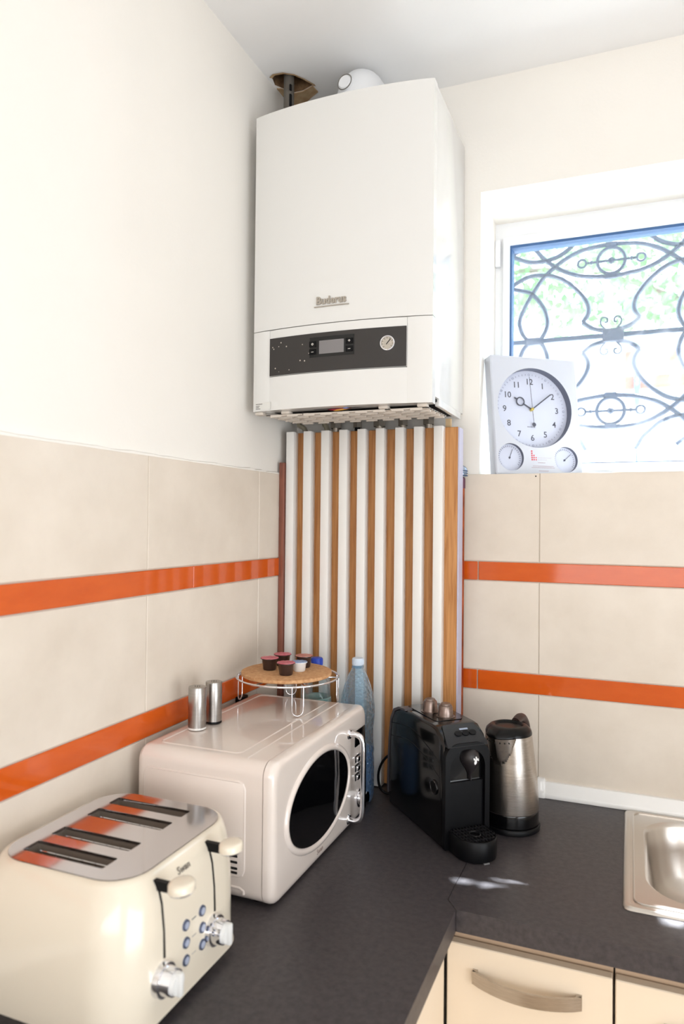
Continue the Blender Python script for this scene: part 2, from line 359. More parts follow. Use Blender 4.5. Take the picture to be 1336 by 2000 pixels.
# ------------------------------------------------------------------ worktops and cabinets
SX, SY = 0.582, -0.57
poly_r = [(0.5815, -0.4568), (0.5795, -0.5303), (0.5802, -0.5722), (0.6003, -0.5998), (1.56, -0.5998), (1.56, -0.0079), (0.5815, -0.0079)]
poly_l = [(0.5805, -0.0079), (0.5805, -0.4568), (0.5785, -0.5303), (0.5790, -0.5728), (0.5998, -0.6012), (0.5998, -2.03), (0.0079, -2.03), (0.0079, -0.0079)]
SK = (0.878, 1.31, -0.475, -0.02)
def slab(poly, z0, z1, holes=()):
    bm = B(); e = 0.0012
    c = Vector((sum(p[0] for p in poly)/len(poly), sum(p[1] for p in poly)/len(poly)))
    loops_t = [[(x, y, z1) for x, y in poly]]+[[(x, y, z1) for x, y in h] for h in holes]
    loops_b = [[(x, y, z0) for x, y in poly]]+[[(x, y, z0) for x, y in h] for h in holes]
    VT = fill(bm, loops_t); VB = fill(bm, loops_b)
    for a, b in zip(VT, VB):
        n = len(a)
        for i in range(n): bm.faces.new((a[i], a[(i+1) % n], b[(i+1) % n], b[i]))
    return bm
wt = tag(obj('worktop', slab(poly_r, -0.0375, 0, [[(SK[0], SK[2]), (SK[1], SK[2]), (SK[1], SK[3]), (SK[0], SK[3])]]), M_top, smooth=0), 'dark charcoal speckled worktop with the sink let into it', 'worktop')
wt2 = tag(obj('worktop', slab(poly_l, -0.0375, 0), M_top, smooth=0), 'dark charcoal speckled worktop under the microwave and toaster', 'worktop')

def bow_handle(p, x0, x1, y, z, parent):
    n = 16; R0 = []; 
    rings = []
    for i in range(n+1):
        t = i/n; x = x0+(x1-x0)*t; o = 0.026*math.sin(PI*t)**0.8 + 0.004
        rings.append([(x, y-o, z-0.011), (x, y-o-0.004, z-0.011), (x, y-o-0.004, z+0.011), (x, y-o, z+0.011)])
    bm = B(); loft(bm, rings)
    box(bm, x0-0.001, x0+0.008, y-0.008, y+0.001, z-0.011, z+0.011); box(bm, x1-0.008, x1+0.001, y-0.008, y+0.001, z-0.011, z+0.011)
    return obj('handle', bm, M_steel, parent, smooth=30)
def drawer_cab(x0, x1, label, first):
    t = thing('drawer_cabinet', label, 'cabinet', (x0, -0.30, ZF))
    obj('carcass', bx(x0+0.001, x1-0.001, -0.556, -0.02, ZF+0.1, -0.17), M_cab, t, smooth=0)
    obj('top_rail', bx(x0+0.001, x1-0.001, -0.553, -0.535, -0.17, -0.039), M_rail, t, smooth=0)
    zz = [-0.070, -0.262, -0.455, -0.77]
    for k in range(3):
        d = obj('drawer_front', bx(x0+0.002, x1-0.002, -0.576, -0.557, zz[k+1]+0.003, zz[k], 0.0015, 1), M_cab, t, smooth=0)
        m = (x0+x1)/2
        bow_handle(None, m-0.0893, m+0.0893, -0.576, zz[k]-0.049, d)
    obj('plinth', bx(x0+0.001, x1-0.001, -0.52, -0.50, ZF, ZF+0.098), M_rail, t, smooth=0)
    return t
drawer_cab(0.5768, 0.8545, 'cream drawer unit with a bowed steel handle in the worktop corner', True)
t = thing('sink_cabinet', 'cream cabinet front directly below the steel sink', 'cabinet', (0.856, -0.30, ZF))
obj('carcass', bx(0.8565, 1.45, -0.556, -0.02, ZF+0.1, -0.19), M_cab, t, smooth=0)
obj('top_rail', bx(0.8565, 1.45, -0.553, -0.535, -0.19, -0.039), M_rail, t, smooth=0)
d = obj('door', bx(0.857, 1.153, -0.576, -0.557, -0.77, -0.070, 0.0015, 1), M_cab, t, smooth=0); bow_handle(None, 0.93, 1.108, -0.576, -0.132, d)
d = obj('door', bx(1.156, 1.45, -0.576, -0.557, -0.77, -0.070, 0.0015, 1), M_cab, t, smooth=0); bow_handle(None, 1.20, 1.378, -0.576, -0.132, d)
obj('plinth', bx(0.8565, 1.45, -0.52, -0.50, ZF, ZF+0.098), M_rail, t, smooth=0)
t = thing('base_cabinet', 'cream base cabinet under the worktop that carries the toaster', 'cabinet', (0.30, -1.3, ZF))
obj('carcass', bx(0.02, 0.556, -2.02, -0.60, ZF+0.1, -0.039), M_cab, t, smooth=0)
for k in range(3):
    y1 = -0.581-k*0.48
    d = obj('door', bx(0.5565, 0.5755, y1-0.477, y1, -0.77, -0.070, 0.0015, 1), M_cab, t, smooth=0)
    bm = B(); tube(bm, spline([(0.5755, y1-0.33, -0.13), (0.6, y1-0.30, -0.13), (0.605, y1-0.24, -0.13), (0.6, y1-0.18, -0.13), (0.5755, y1-0.15, -0.13)]), 0.006); obj('handle', bm, M_steel, d)
obj('plinth', bx(0.02, 0.50, -2.02, -0.60, ZF, ZF+0.098), M_rail, t, smooth=0)

# ------------------------------------------------------------------ sink
t = thing('kitchen_sink', 'stainless steel inset sink with a rounded bowl', 'sink', (1.09, -0.245, 0))
bm = B(); ox0, ox1, oy0, oy1 = 0.8665, 1.322, -0.4865, -0.0265
bo = rrect(0.905, 1.285, -0.437, -0.062, 0.085, 8)
V = fill(bm, [[(x, y, 0.0046) for x, y in rrect(ox0+0.012, ox1-0.012, oy0+0.012, oy1-0.012, 0.012, 4)], [(x, y, 0.0046) for x, y in bo]])
loft(bm, [[(x, y, z) for x, y in rrect(ox0+i, ox1-i, oy0+i, oy1-i, 0.014, 4)] for i, z in ((0, 0.0006), (0.001, 0.003), (0.004, 0.0052), (0.008, 0.0062), (0.012, 0.0046))], False, False)
obj('rim', bm, M_sink, t, smooth=50)
bm = B(); rings = []
for i, z, r in ((0, 0.0046, .085), (0.003, 0.002, .085), (0.006, -0.004, .084), (0.012, -0.05, .082), (0.02, -0.10, .08), (0.035, -0.128, .075), (0.07, -0.142, .06), (0.13, -0.145, .04)):
    rings.append([(x, y, z) for x, y in rrect(0.905+i, 1.285-i, -0.437+i, -0.062-i, max(r, .02), 8)])
loft(bm, rings, False, True); obj('bowl', bm, M_sink, t, smooth=60)
bm = B(); tube(bm, [(x, y, 0.0052) for x, y in rrect(0.885, 1.303, -0.4665, -0.0425, 0.02, 5)], 0.0022, 6, closed=True); obj('pressed_ridge', bm, M_sink, t)
bm = B(); lathe(bm, [(0.034, 0), (0.034, 0.003), (0.022, 0.004), (0.018, 0.001)], 1.095, -0.25, -0.1452, 24); obj('drain', bm, M_chrome, t)

# ------------------------------------------------------------------ boiler
BX0, BX1, BYF, BZ0, BZ1 = 0.0314, 0.4747, -0.3159, 0.9296, 1.6426
XM, HW, SAG = (BX0+BX1)/2, (BX1-BX0)/2, 0.021
def yfront(x): return BYF-SAG*(1-min(1, abs(x-XM)/HW)**2)
def plate(bm, x0, x1, z0, z1, o0, o1, n=20):
    """curved plate following the boiler front, o = offset outward"""
    rings = []
    for i in range(n+1):
        x = x0+(x1-x0)*i/n; y = yfront(x); rings.append([(x, y-o0, z0), (x, y-o1, z0), (x, y-o1, z1), (x, y-o0, z1)])
    return loft(bm, rings)
def shell(bm, x0, x1, z0, z1, yb, n=24):
    rings = []
    for i in range(n+1):
        x = x0+(x1-x0)*i/n; e = 0.003 if i in (0, n) else (0.0008 if i in (1, n-1) else 0); y = yfront(x)+e*0.6
        rings.append([(x, yb, z0), (x, y, z0+0.0005), (x, y, z1-0.0005), (x, yb, z1)])
    return loft(bm, rings)
bo = thing('gas_boiler', 'white wall-hung gas boiler with a black control strip', 'boiler', (XM, -0.16, BZ0))
obj('casing', bx(BX0+0.0006, BX1-0.0006, -0.29, -0.004, BZ0+0.018, BZ1, 0.002, 2), M_boil, bo)
bm = B(); shell(bm, BX0, BX1, 1.1213, BZ1+0.001, -0.2895); obj('front_cover', bm, M_boil, bo, smooth=30)
bm = B(); shell(bm, BX0, 0.0788, BZ0, 1.1205, -0.2895, 6); shell(bm, 0.4197, BX1, BZ0, 1.1205, -0.2895, 6); shell(bm, 0.0788, 0.4197, BZ0, 1.0095, -0.2895, 16)
obj('lower_panel', bm, M_boil, bo, smooth=30)
bm = B(); shell(bm, 0.0794, 0.4191, 1.0101, 1.1203, -0.295, 16); flap = obj('control_flap', bm, M_boil, bo, smooth=30)
# black strip with dust specks towards one end
m = bpy.data.materials.new('black_strip'); m.use_nodes = True; N = m.node_tree.nodes; L = m.node_tree.links; b = N['Principled BSDF']; b.inputs['Roughness'].default_value = 0.42
tc = N.new('ShaderNodeTexCoord'); vo = N.new('ShaderNodeTexVoronoi'); vo.inputs['Scale'].default_value = 55; L.new(tc.outputs['Object'], vo.inputs['Vector'])
lt = N.new('ShaderNodeMath'); lt.operation = 'LESS_THAN'; lt.inputs[1].default_value = 0.09; L.new(vo.outputs['Distance'], lt.inputs[0])
sx = N.new('ShaderNodeSeparateXYZ'); L.new(tc.outputs['Object'], sx.inputs[0]); l2 = N.new('ShaderNodeMath'); l2.operation = 'LESS_THAN'; l2.inputs[1].default_value = -0.065; L.new(sx.outputs[0], l2.inputs[0])
mu = N.new('ShaderNodeMath'); mu.operation = 'MULTIPLY'; L.new(lt.outputs[0], mu.inputs[0]); L.new(l2.outputs[0], mu.inputs[1])
rp = N.new('ShaderNodeMix'); rp.data_type = 'RGBA'; L.new(mu.outputs[0], rp.inputs[0]); rp.inputs[6].default_value = (*lin((46, 42, 40)), 1); rp.inputs[7].default_value = (*lin((200, 190, 176)), 1); L.new(rp.outputs[2], b.inputs['Base Color'])
bm = B(); plate(bm, 0.0806, 0.4185, 1.0112, 1.1000, 0.0, 0.0012); strip = obj('black_strip', bm, m, flap, smooth=30)
bm = B(); plate(bm, 0.190, 0.300, 1.044, 1.090, 0.0011, 0.0018, 8); obj('bezel', bm, M_gloss, flap, smooth=30)
bm = B(); plate(bm, 0.2143, 0.2753, 1.0508, 1.0810, 0.0017, 0.0024, 6); obj('display', bm, M_grey, flap, smooth=30, label='grey switched-off display')
for x, z in ((0.1977, 1.0745), (0.1977, 1.0570), (0.2887, 1.0750), (0.2887, 1.0575)):
    bm = B(); plate(bm, x-0.0085, x+0.0085, z-0.0065, z+0.0065, 0.0016, 0.0032, 4); k = obj('button', bm, M_black, flap, smooth=30)
def front_text(s, size, x, z, out, par, m, name, ext=0.0006, bold=0.0, sx=1.0):
    sl = -2*SAG*(-(x-XM)/HW**2)*1.0; 
    M = frame_m((x, yfront(x)-out, z), (1, 2*SAG*(x-XM)/HW**2, 0), (0, 0, 1)) @ Matrix.Diagonal((sx, 1, 1, 1))
    return obj(name, text_bm(s, size, M, ext, bold), m, par, smooth=0)
M_mark = mat('white_print', (214, 208, 200), 0.5); M_silver = mat('silver_letters', (176, 168, 158), 0.3, metal=0.75)
for s, x, z in (('o', 0.1977, 1.0752), ('–', 0.1977, 1.0570), ('+', 0.2887, 1.0750), ('–', 0.2887, 1.0575)): front_text(s, 0.010, x, z, 0.0036, flap, M_mark, 'button_mark', 0.0002, 0.0003)
front_text('Buderus', 0.0235, 0.2430, 1.1722, 0.0012, bo, M_silver, 'maker_name', 0.0018, 0.0008, 0.95)
bm = B(); plate(bm, 0.2005, 0.2862, 1.1582, 1.1603, 0.0, 0.0030, 6); obj('maker_underline', bm, M_silver, bo, smooth=30)
gx, gz = 0.3765, 1.0640; gy = yfront(gx)-0.0012
gn = Vector((-2*SAG*(gx-XM)/HW**2*-1*-1, -1, 0)).normalized()
Mg = frame_m((gx, gy, gz), (1, 2*SAG*(gx-XM)/HW**2, 0), (0, 0, 1))
bm = B(); lathe(bm, [(0.0165, -0.001), (0.0165, 0.0022), (0.0145, 0.0026), (0.0140, 0.0010)], 0, 0, 0, 28); bmesh.ops.transform(bm, matrix=Mg, verts=bm.verts); g = obj('pressure_gauge', bm, M_chrome, flap)
bm = B(); lathe(bm, [(0.0138, 0.0011), (0.0138, 0.0013)], 0, 0, 0, 28); bmesh.ops.transform(bm, matrix=Mg, verts=bm.verts); obj('gauge_face', bm, mat('gauge_face', (196, 186, 172), 0.4, noise_amt=.3, noise_scale=300), flap)
bm = B(); box(bm, -0.0008, 0.0008, -0.004, 0.0115, 0.0015, 0.0021); bmesh.ops.transform(bm, matrix=Mg @ Matrix.Rotation(-0.7, 4, 'Z'), verts=bm.verts); obj('gauge_needle', bm, M_black, flap, smooth=0)
bm = B()
for k in range(9):
    a = math.radians(225-k*33); q = bmesh.new(); box(q, 0.0100, 0.0128, -0.0004, 0.0004, 0.0014, 0.0017); merge(bm, q, Mg @ Matrix.Rotation(a, 4, 'Z'))
obj('gauge_ticks', bm, M_black, flap, smooth=0)
# rating sticker
bm = B(); plate(bm, 0.0392, 0.0832, 0.9335, 0.9500, 0.0, 0.0004, 4); st = obj('sticker', bm, mat('sticker_paper', (226, 224, 218), 0.5), bo)
bm = B()
for z, a in ((0.9470, 0.060), (0.9425, 0.052), (0.9390, 0.050), (0.9355, 0.054)): plate(bm, 0.0405, a, z-0.0007, z+0.0007, 0.0004, 0.0006, 3)
obj('sticker_print', bm, mat('grey_print', (90, 86, 84), 0.6), st)
# underside: dark bottom, slotted cover plate, brackets, wires, connections
obj('underside', bx(BX0+0.006, BX1-0.006, -0.283, -0.02, 0.9415, 0.9465), M_dark, bo, smooth=0)
bm = B(); gx0, gx1 = 0.062, 0.463
def gp(t): return (-0.305+0.165*t, 0.9195+0.004*t)
M_grl = mat('grille_white', (214, 204, 192), 0.5)
for k in range(8):
    t0 = k/8; y0, z0 = gp(t0); y1, z1 = gp(t0+0.085); h = 0.0045 if k % 2 else 0.0028
    loft(bm, [[(x, y0, z0-h+0.0025), (x, y1, z1), (x, y1, z1+0.0025), (x, y0, z0+0.0025)] for x in (gx0, gx1)])
    for q in range(9):      # pressed louvre lips between the slots
        xa = gx0+0.012+q*0.0435+(0.018 if k % 2 else 0)
        loft(bm, [[(x, y0-0.001, z0-h-0.0006), (x, y0+0.004, z0-h-0.0006), (x, y0+0.004, z0+0.002), (x, y0-0.001, z0+0.002)] for x in (xa, min(gx1, xa+0.028))])
for x in (gx0, gx0+0.095, gx0+0.197, gx0+0.298, gx1-0.016):
    loft(bm, [[(x, gp(0)[0], gp(0)[1]+.0003), (x+.016, gp(0)[0], gp(0)[1]+.0003), (x+.016, gp(0)[0], gp(0)[1]+.003), (x, gp(0)[0], gp(0)[1]+.003)], [(x, gp(1)[0], gp(1)[1]+.0003), (x+.016, gp(1)[0], gp(1)[1]+.0003), (x+.016, gp(1)[0], gp(1)[1]+.003), (x, gp(1)[0], gp(1)[1]+.003)]])
g = obj('bottom_grille', bm, M_grl, bo, smooth=0); g['label'] = 'slotted off-white grille hanging under the casing'
for x in (0.045, 0.115, 0.36, 0.450):
    bm = B(); box(bm, x-0.011, x+0.011, -0.311, -0.290, 0.9225, 0.9300, 0.002); obj('clip', bm, M_grl, bo)
bm = B(); box(bm, 0.464, 0.4742, -0.25, -0.03, 0.9315, 0.948, 0.001); obj('side_lip', bm, M_boil, bo)
wires = (('red_wire', (150, 36, 52), 0.205, 0.292, 0), ('blue_wire', (90, 110, 180), 0.235, 0.300, 0.004), ('yellow_wire', (206, 150, 60), 0.215, 0.288, -0.003), ('black_wire', (22, 20, 20), 0.16, 0.36, 0.006))
for nm, c, a, b_, dz in wires:
    pts = spline([(a, -0.27, 0.940), (a+0.02, -0.300, 0.929+dz*.5), ((a+b_)/2, -0.306, 0.9275+dz*.5), (b_-0.015, -0.300, 0.931+dz*.4), (b_, -0.27, 0.940)])
    bm = B(); tube(bm, pts, 0.0022, 6); obj(nm, bm, mat(nm, c, 0.5), bo)
for i, (x, r) in enumerate(((0.1405, 0.0095), (0.2023, 0.0075), (0.2641, 0.0105), (0.3285, 0.0085), (0.3966, 0.0095))):
    bm = B(); cyl(bm, (x, -0.055, 0.72), (x, -0.055, 0.942), r, n=16); p = obj('connection_pipe', bm, M_brass if i != 1 else M_black, bo)
    bm = B(); cyl(bm, (x, -0.055, 0.918), (x, -0.055, 0.936), r*1.65, n=6); cyl(bm, (x, -0.055, 0.934), (x, -0.055, 0.9405), r*1.35, n=16); obj('union_nut', bm, mat('dark_nut', (150, 142, 132), 0.35, metal=0.8), p, smooth=30)
for a, b_ in ((0.030, 0.055), (0.105, 0.118)):
    bm = B(); tube(bm, spline([(a, -0.05, 0.945), (a+0.004, -0.06, 0.93), (b_, -0.06, 0.90), (b_, -0.06, 0.74)]), 0.007, 8); obj('hose', bm, mat('drain_hose', (150, 142, 122), 0.5), bo)

# flue elbow on the boiler and the grey pipe through the ceiling
fl = thing('flue_elbow', 'white flue elbow with a round inspection cap standing on the boiler', 'flue pipe', (0.245, -0.185, BZ1))
bm = B(); pts = [(0.245, -0.185, BZ1+0.0012), (0.245, -0.185, BZ1+0.058)]+[(0.245, -0.185+0.052*(1-math.cos(a)), BZ1+0.058+0.052*math.sin(a)) for a in [k*PI/16 for k in range(1, 9)]]+[(0.245, -0.004, BZ1+0.110)]
tube(bm, pts, 0.054, 28); obj('elbow', bm, M_pvc, fl, smooth=50)
bm = B(); lathe(bm, [(0.062, 0), (0.062, 0.012), (0.056, 0.018)], 0.245, -0.185, BZ1+0.0012, 28); obj('collar', bm, M_pvc, fl)
cn = Vector((-0.16, -0.95, 0.10)).normalized(); c0 = Vector((0.240, -0.186, BZ1+0.083))
bm = B(); cyl(bm, c0+cn*0.02, c0+cn*0.055, 0.0195, 0.0195, 24); cyl(bm, c0+cn*0.055, c0+cn*0.058, 0.0175, 0.015, 24); cp = obj('inspection_cap', bm, M_pvc, fl)
bm = B(); x = cn.orthogonal().normalized(); y = cn.cross(x)
tube(bm, [c0+cn*0.0553+(x*math.cos(a)+y*math.sin(a))*0.0190 for a in [2*PI*k/24 for k in range(24)]], 0.0013, 6, closed=True); obj('cap_seal', bm, mat('grey_seal', (120, 116, 110), .6), fl)
gpipe = thing('ceiling_pipe', 'grey metal pipe passing up through the broken ceiling hole', 'pipe', (0.050, -0.178, BZ1))
bm = B(); cyl(bm, (0.050, -0.178, BZ1+0.001), (0.050, -0.178, ZC+0.09), 0.0135, n=20); obj('tube', bm, M_pipe, gpipe)
bm = B(); box(bm, 0.0595, 0.0635, -0.1945, -0.187, 1.735, 1.765); box(bm, 0.0595, 0.0635, -0.1945, -0.188, 1.776, 1.79); obj('tar_streak', bm, M_black, gpipe, smooth=0)
# ------------------------------------------------------------------ slatted pipe cover under the boiler
pc = thing('slatted_pipe_cover', 'oak-look pipe cover with white vertical slats below the boiler', 'panel', (0.26, -0.09, 0))
PZ0, PZ1 = 0.003, 0.9045
obj('oak_board', bx(0.0235, 0.4815, -0.092, -0.080, PZ0, PZ1, 0.0008, 1), M_oak, pc, smooth=0)
sl = [0.0239, 0.0741, 0.1251, 0.1761, 0.2264, 0.2762, 0.3279, 0.3764, 0.4272]
slm = None
for i, x in enumerate(sl):
    z1 = PZ1+0.001-0.0004*i
    if slm is None:
        slm = obj('white_slat', bx(x, x+0.0228, -0.120, -0.0921, PZ0, z1, 0.0014, 2), M_white, pc, smooth=40)
    else:
        c = slm.copy(); COL.objects.link(c); c.parent = pc; c.location.x += x-sl[0]
obj('side_return', bx(0.4817, 0.4855, -0.0918, -0.050, PZ0, PZ1-0.001, 0.0005, 1), mat('side_lit_blue', (196, 192, 212), 0.4), pc, smooth=0)  # white return; bluish window light is painted in as lilac
obj('batten', bx(0.447, 0.460, -0.0795, -0.067, 0.70, 0.9275), mat('pale_batten', (206, 178, 138), 0.7), pc, smooth=0)
tag(obj('leaning_board', bx(0.0082, 0.0225, -0.128, -0.018, 0.001, 0.8233, 0.0008, 1), M_redwood, smooth=0), 'reddish-brown narrow board upright against the left wall beside the pipe cover', 'board')
cpz = thing('copper_pipe', 'tarnished copper pipe with a valve beside the pipe cover', 'pipe', (0.4766, -0.034, 0))
bm = B(); cyl(bm, (0.4766, -0.034, 0.0005), (0.4766, -0.034, 0.758), 0.0100, n=20); obj('tube', bm, M_copper, cpz)
bm = B(); cyl(bm, (0.4766, -0.034, 0.755), (0.4766, -0.034, 0.781), 0.0115, n=8); obj('coupling', bm, mat('dark_coupling', (112, 76, 96), 0.35, metal=.8), cpz, smooth=30)
bm = B(); lathe(bm, [(0.008, 0), (0.014, 0.004), (0.016, 0.012), (0.016, 0.024), (0.011, 0.03), (0.006, 0.033)], 0.4766, -0.034, 0.781, 18); obj('valve_body', bm, mat('valve_chrome', (170, 182, 200), 0.2, metal=1), cpz, smooth=50)
bm = B()
for z in (0.787, 0.793, 0.799): tube(bm, [(0.4766+0.0165*math.cos(a), -0.034+0.0165*math.sin(a), z) for a in [2*PI*k/18 for k in range(18)]], 0.0014, 5, closed=True)
obj('valve_ribs', bm, mat('blue_rib', (60, 84, 120), .4), cpz)

# ------------------------------------------------------------------ clock on the window sill
TH, PH = 0.6414, 0.1317; CW, CH, CT = 0.2504, 0.3173, 0.0345
cx_, cy_ = 0.5605, 0.0
ck = thing('weather_clock', 'white square-framed clock with two small weather dials on the sill', 'clock')
xr = Vector((math.cos(TH), math.sin(TH), 0)); nh = Vector((math.sin(TH), -math.cos(TH), 0)); upv = Vector((0, 0, math.cos(PH)))-nh*math.sin(PH)
nf = xr.cross(upv); 
O = Vector((cx_, cy_, SILL+CT*math.sin(PH)*0+0.0005))
ck.matrix_world = Matrix(((xr.x, upv.x, nf.x, O.x), (xr.y, upv.y, nf.y, O.y), (xr.z, upv.z, nf.z, O.z), (0, 0, 0, 1)))
OFF[ck] = None      # parts below are in the clock's own frame: x right, y up, z out of the face
M_ckw = mat('clock_white', (204, 207, 216), 0.35); M_ckdial = mat('clock_dial', (206, 211, 228), 0.45); M_ckrim = mat('clock_rim', (104, 108, 124), 0.4); M_num = mat('clock_print', (84, 86, 98), 0.5)
dc = (0.1215, 0.1795); DR = 0.1075; smalls = [((0.0440, 0.0455), 0.036), ((0.2030, 0.0430), 0.034)]
bm = B(); e = 0.004
circ = lambda c, r, z, n=56: [(c[0]+r*math.cos(2*PI*i/n), c[1]+r*math.sin(2*PI*i/n), z) for i in range(n)]
VV = fill(bm, [[(x, y, 0) for x, y in rrect(0.003, CW-0.003, 0.003, CH-0.003, 0.004, 3)], circ(dc, DR, 0)]+[circ(c, r, 0, 36) for c, r in smalls])
loft(bm, [[(x, y, z) for x, y in rrect(i, CW-i, i, CH-i, 0.005, 3)] for i, z in ((0.003, 0), (0.0, -0.003), (0.0, -CT+0.002), (0.002, -CT))], False, True)
obj('case', bm, M_ckw, ck, smooth=40, world=False)
for c, r, dp, nm in [(dc, DR, 0.022, 'main')]+[(c, r, 0.010, 'small') for c, r in smalls]:
    bm = B(); n = 56 if nm == 'main' else 36; loft(bm, [circ(c, r, 0, n), circ(c, r, -dp, n)], False, False); obj('dial_rim', bm, M_ckrim, ck, smooth=60, world=False)
    bm = B(); loft(bm, [circ(c, r, -dp-0.001, n), circ(c, r, -dp, n)]); obj('dial', bm, M_ckdial, ck, smooth=0, world=False)
zd = -0.0218
for h in range(1, 13):
    a = PI/2-h*PI/6; R = 0.0765
    obj('numeral', text_bm(str(h), 0.0225, Matrix.Translation((dc[0]+R*math.cos(a), dc[1]+R*math.sin(a), zd)), 0.0002, 0.0002), M_num, ck, smooth=0, world=False)
bm = B()
for k in range(60):
    a = 2*PI*k/60; M = Matrix.Translation((dc[0], dc[1], zd)) @ Matrix.Rotation(a, 4, 'Z'); q = bmesh.new()
    if k % 5: box(q, 0.0945, 0.0985, -0.0005, 0.0005, 0, 0.0004)
    else: tube(q, [(0.0965+0.0026*math.cos(t_), 0.0026*math.sin(t_), 0.0002) for t_ in [2*PI*i/10 for i in range(10)]], 0.0005, 4, closed=True)
    merge(bm, q, M)
obj('minute_track', bm, mat('pale_print', (150, 154, 176), .5), ck, smooth=0, world=False)
def hand(name, ang, L, w, z, tail=0.0, ring=None, m=M_num):
    bm = B()
    if ring: box(bm, 0.0, ring[0]-ring[1], -w/2, w/2, 0, 0.0008); box(bm, ring[0]+ring[1], L, -w/2, w/2, 0, 0.0008); tube(bm, [(ring[0]+ring[1]*math.cos(t_), ring[1]*math.sin(t_), 0.0004) for t_ in [2*PI*i/20 for i in range(20)]], w/2, 5, closed=True)
    else: box(bm, -tail, L, -w/2, w/2, 0, 0.0008)
    if tail: lathe(bm, [(0.0055, 0), (0.0055, 0.0008)], -tail, 0, 0, 16)
    bmesh.ops.transform(bm, matrix=Matrix.Translation((dc[0], dc[1], z)) @ Matrix.Rotation(ang, 4, 'Z'), verts=bm.verts)
    obj(name, bm, m, ck, smooth=0, world=False)
hand('hour_hand', math.radians(148), 0.058, 0.0036, -0.0175, ring=(0.038, 0.011)); hand('minute_hand', math.radians(37), 0.072, 0.0032, -0.0155); hand('second_hand', math.radians(92.5), 0.088, 0.0010, -0.0135, tail=0.042)
bm = B(); lathe(bm, [(0.0042, -0.0215), (0.0042, -0.012), (0.002, -0.011)], dc[0], dc[1], 0, 14); obj('hub', bm, mat('brass', (196, 176, 96), .3, metal=1), ck, world=False)
for (c, r), ang in zip(smalls, (68, 40)):
    bm = B(); box(bm, -0.004, 0.024, -0.0006, 0.0006, -0.0080, -0.0073); lathe(bm, [(0.0024, -0.0095), (0.0024, -0.007)], 0, 0, 0, 10)
    bmesh.ops.transform(bm, matrix=Matrix.Translation((c[0], c[1], 0)) @ Matrix.Rotation(math.radians(ang), 4, 'Z'), verts=bm.verts); obj('pointer', bm, M_num, ck, smooth=0, world=False)
    bm = B()
    for k in range(24):
        q = bmesh.new(); box(q, r*0.78, r*0.90, -0.0007, 0.0007, -0.0099, -0.0096); merge(bm, q, Matrix.Translation((c[0], c[1], 0)) @ Matrix.Rotation(math.radians(-35+k*250/23), 4, 'Z'))
    obj('scale_ticks', bm, mat('grey_tick', (132, 134, 150), .5), ck, smooth=0, world=False)
# small red dot emblem and lines of print between the weather dials
bm = B()
rows = ((0, (0,)), (1, (0,)), (2, (0, 1)), (3, (0, 1, 2)), (4, (0, 1, 2)))
for i, cs in rows:
    for j in cs: lathe(bm, [(0.0022-0.0002*j, 0.0001), (0.0022-0.0002*j, 0.0004)], 0.1035+j*0.0058, 0.0625-i*0.0056, 0, 10)
obj('red_dot_emblem', bm, mat('red_print', (214, 70, 84), .5), ck, smooth=0, world=False)
bm = B()
for j in range(9): lathe(bm, [(0.0008, 0.0001), (0.0008, 0.0004)], 0.1215+j*0.0045, 0.0455, 0, 6)
for j in range(6): lathe(bm, [(0.0008, 0.0001), (0.0008, 0.0004)], 0.1215+j*0.0045, 0.0400, 0, 6)
for a, b_, y in ((0.120, 0.140, 0.0325), (0.105, 0.163, 0.0235), (0.101, 0.167, 0.0195), (0.121, 0.149, 0.0110)):
    x = a
    while x < b_: box(bm, x, x+0.0016, y-0.0008, y+0.0008, 0.0001, 0.0003); x += 0.0024
obj('small_print', bm, mat('pink_print', (176, 150, 156), .5), ck, smooth=0, world=False)
bm = B()
for j in range(6): box(bm, 0.1085+j*0.004, 0.1105+j*0.004, dc[1]-0.0475, dc[1]-0.0450, zd, zd+0.0003)
obj('dial_print', bm, M_num, ck, smooth=0, world=False)

# ------------------------------------------------------------------ microwave
MX0, MX1, MY0, MY1, MZ0, MZ1 = 0.030, 0.3145, -0.735, -0.272, 0.004, 0.2505
mw = thing('microwave_oven', 'pale cream retro microwave with an oval black door window', 'microwave', (0.17, -0.50, 0))
def yz(x, i, r, n=7): return [(x, p[0], p[1]) for p in rrect(MY0+i, MY1-i, MZ0+i, MZ1-i, r, n)]
bm = B(); loft(bm, [yz(MX0, 0.006, 0.022), yz(MX0+0.008, 0.001, 0.024), yz(MX0+0.014, 0.001, 0.024), yz(0.2925, 0.001, 0.024)]); body = obj('body', bm, M_mw, mw, smooth=35)
bm = B(); loft(bm, [yz(0.2942, 0.0, 0.026), yz(0.302, 0.0, 0.026), yz(0.3080, 0.0015, 0.026), yz(0.3120, 0.005, 0.026), yz(0.3140, 0.010, 0.024), yz(0.3145, 0.016, 0.022)]); door = obj('door', bm, M_mw, mw, smooth=45)
oc = (-0.535, 0.128); oa, ob = 0.145, 0.082
E = lambda k, x: [(x, p[0], p[1]) for p in ell(oc[0], oc[1], oa+k, ob+k, 56)]
bm = B(); loft(bm, [E(0.013, 0.3140), E(0.011, 0.3175), E(0.006, 0.3195), E(0.002, 0.3190), E(0.0, 0.3165), E(-0.001, 0.3140)], False, False); obj('window_ring', bm, M_mw, mw, smooth=60)
bm = B(); loft(bm, [E(0.0, 0.3146), E(-0.001, 0.3165), E(-0.02, 0.3172), E(-0.05, 0.3178)]); obj('door_window', bm, mat('black_door_glass', (6, 6, 7), 0.05, coat=0.6), mw, smooth=60)
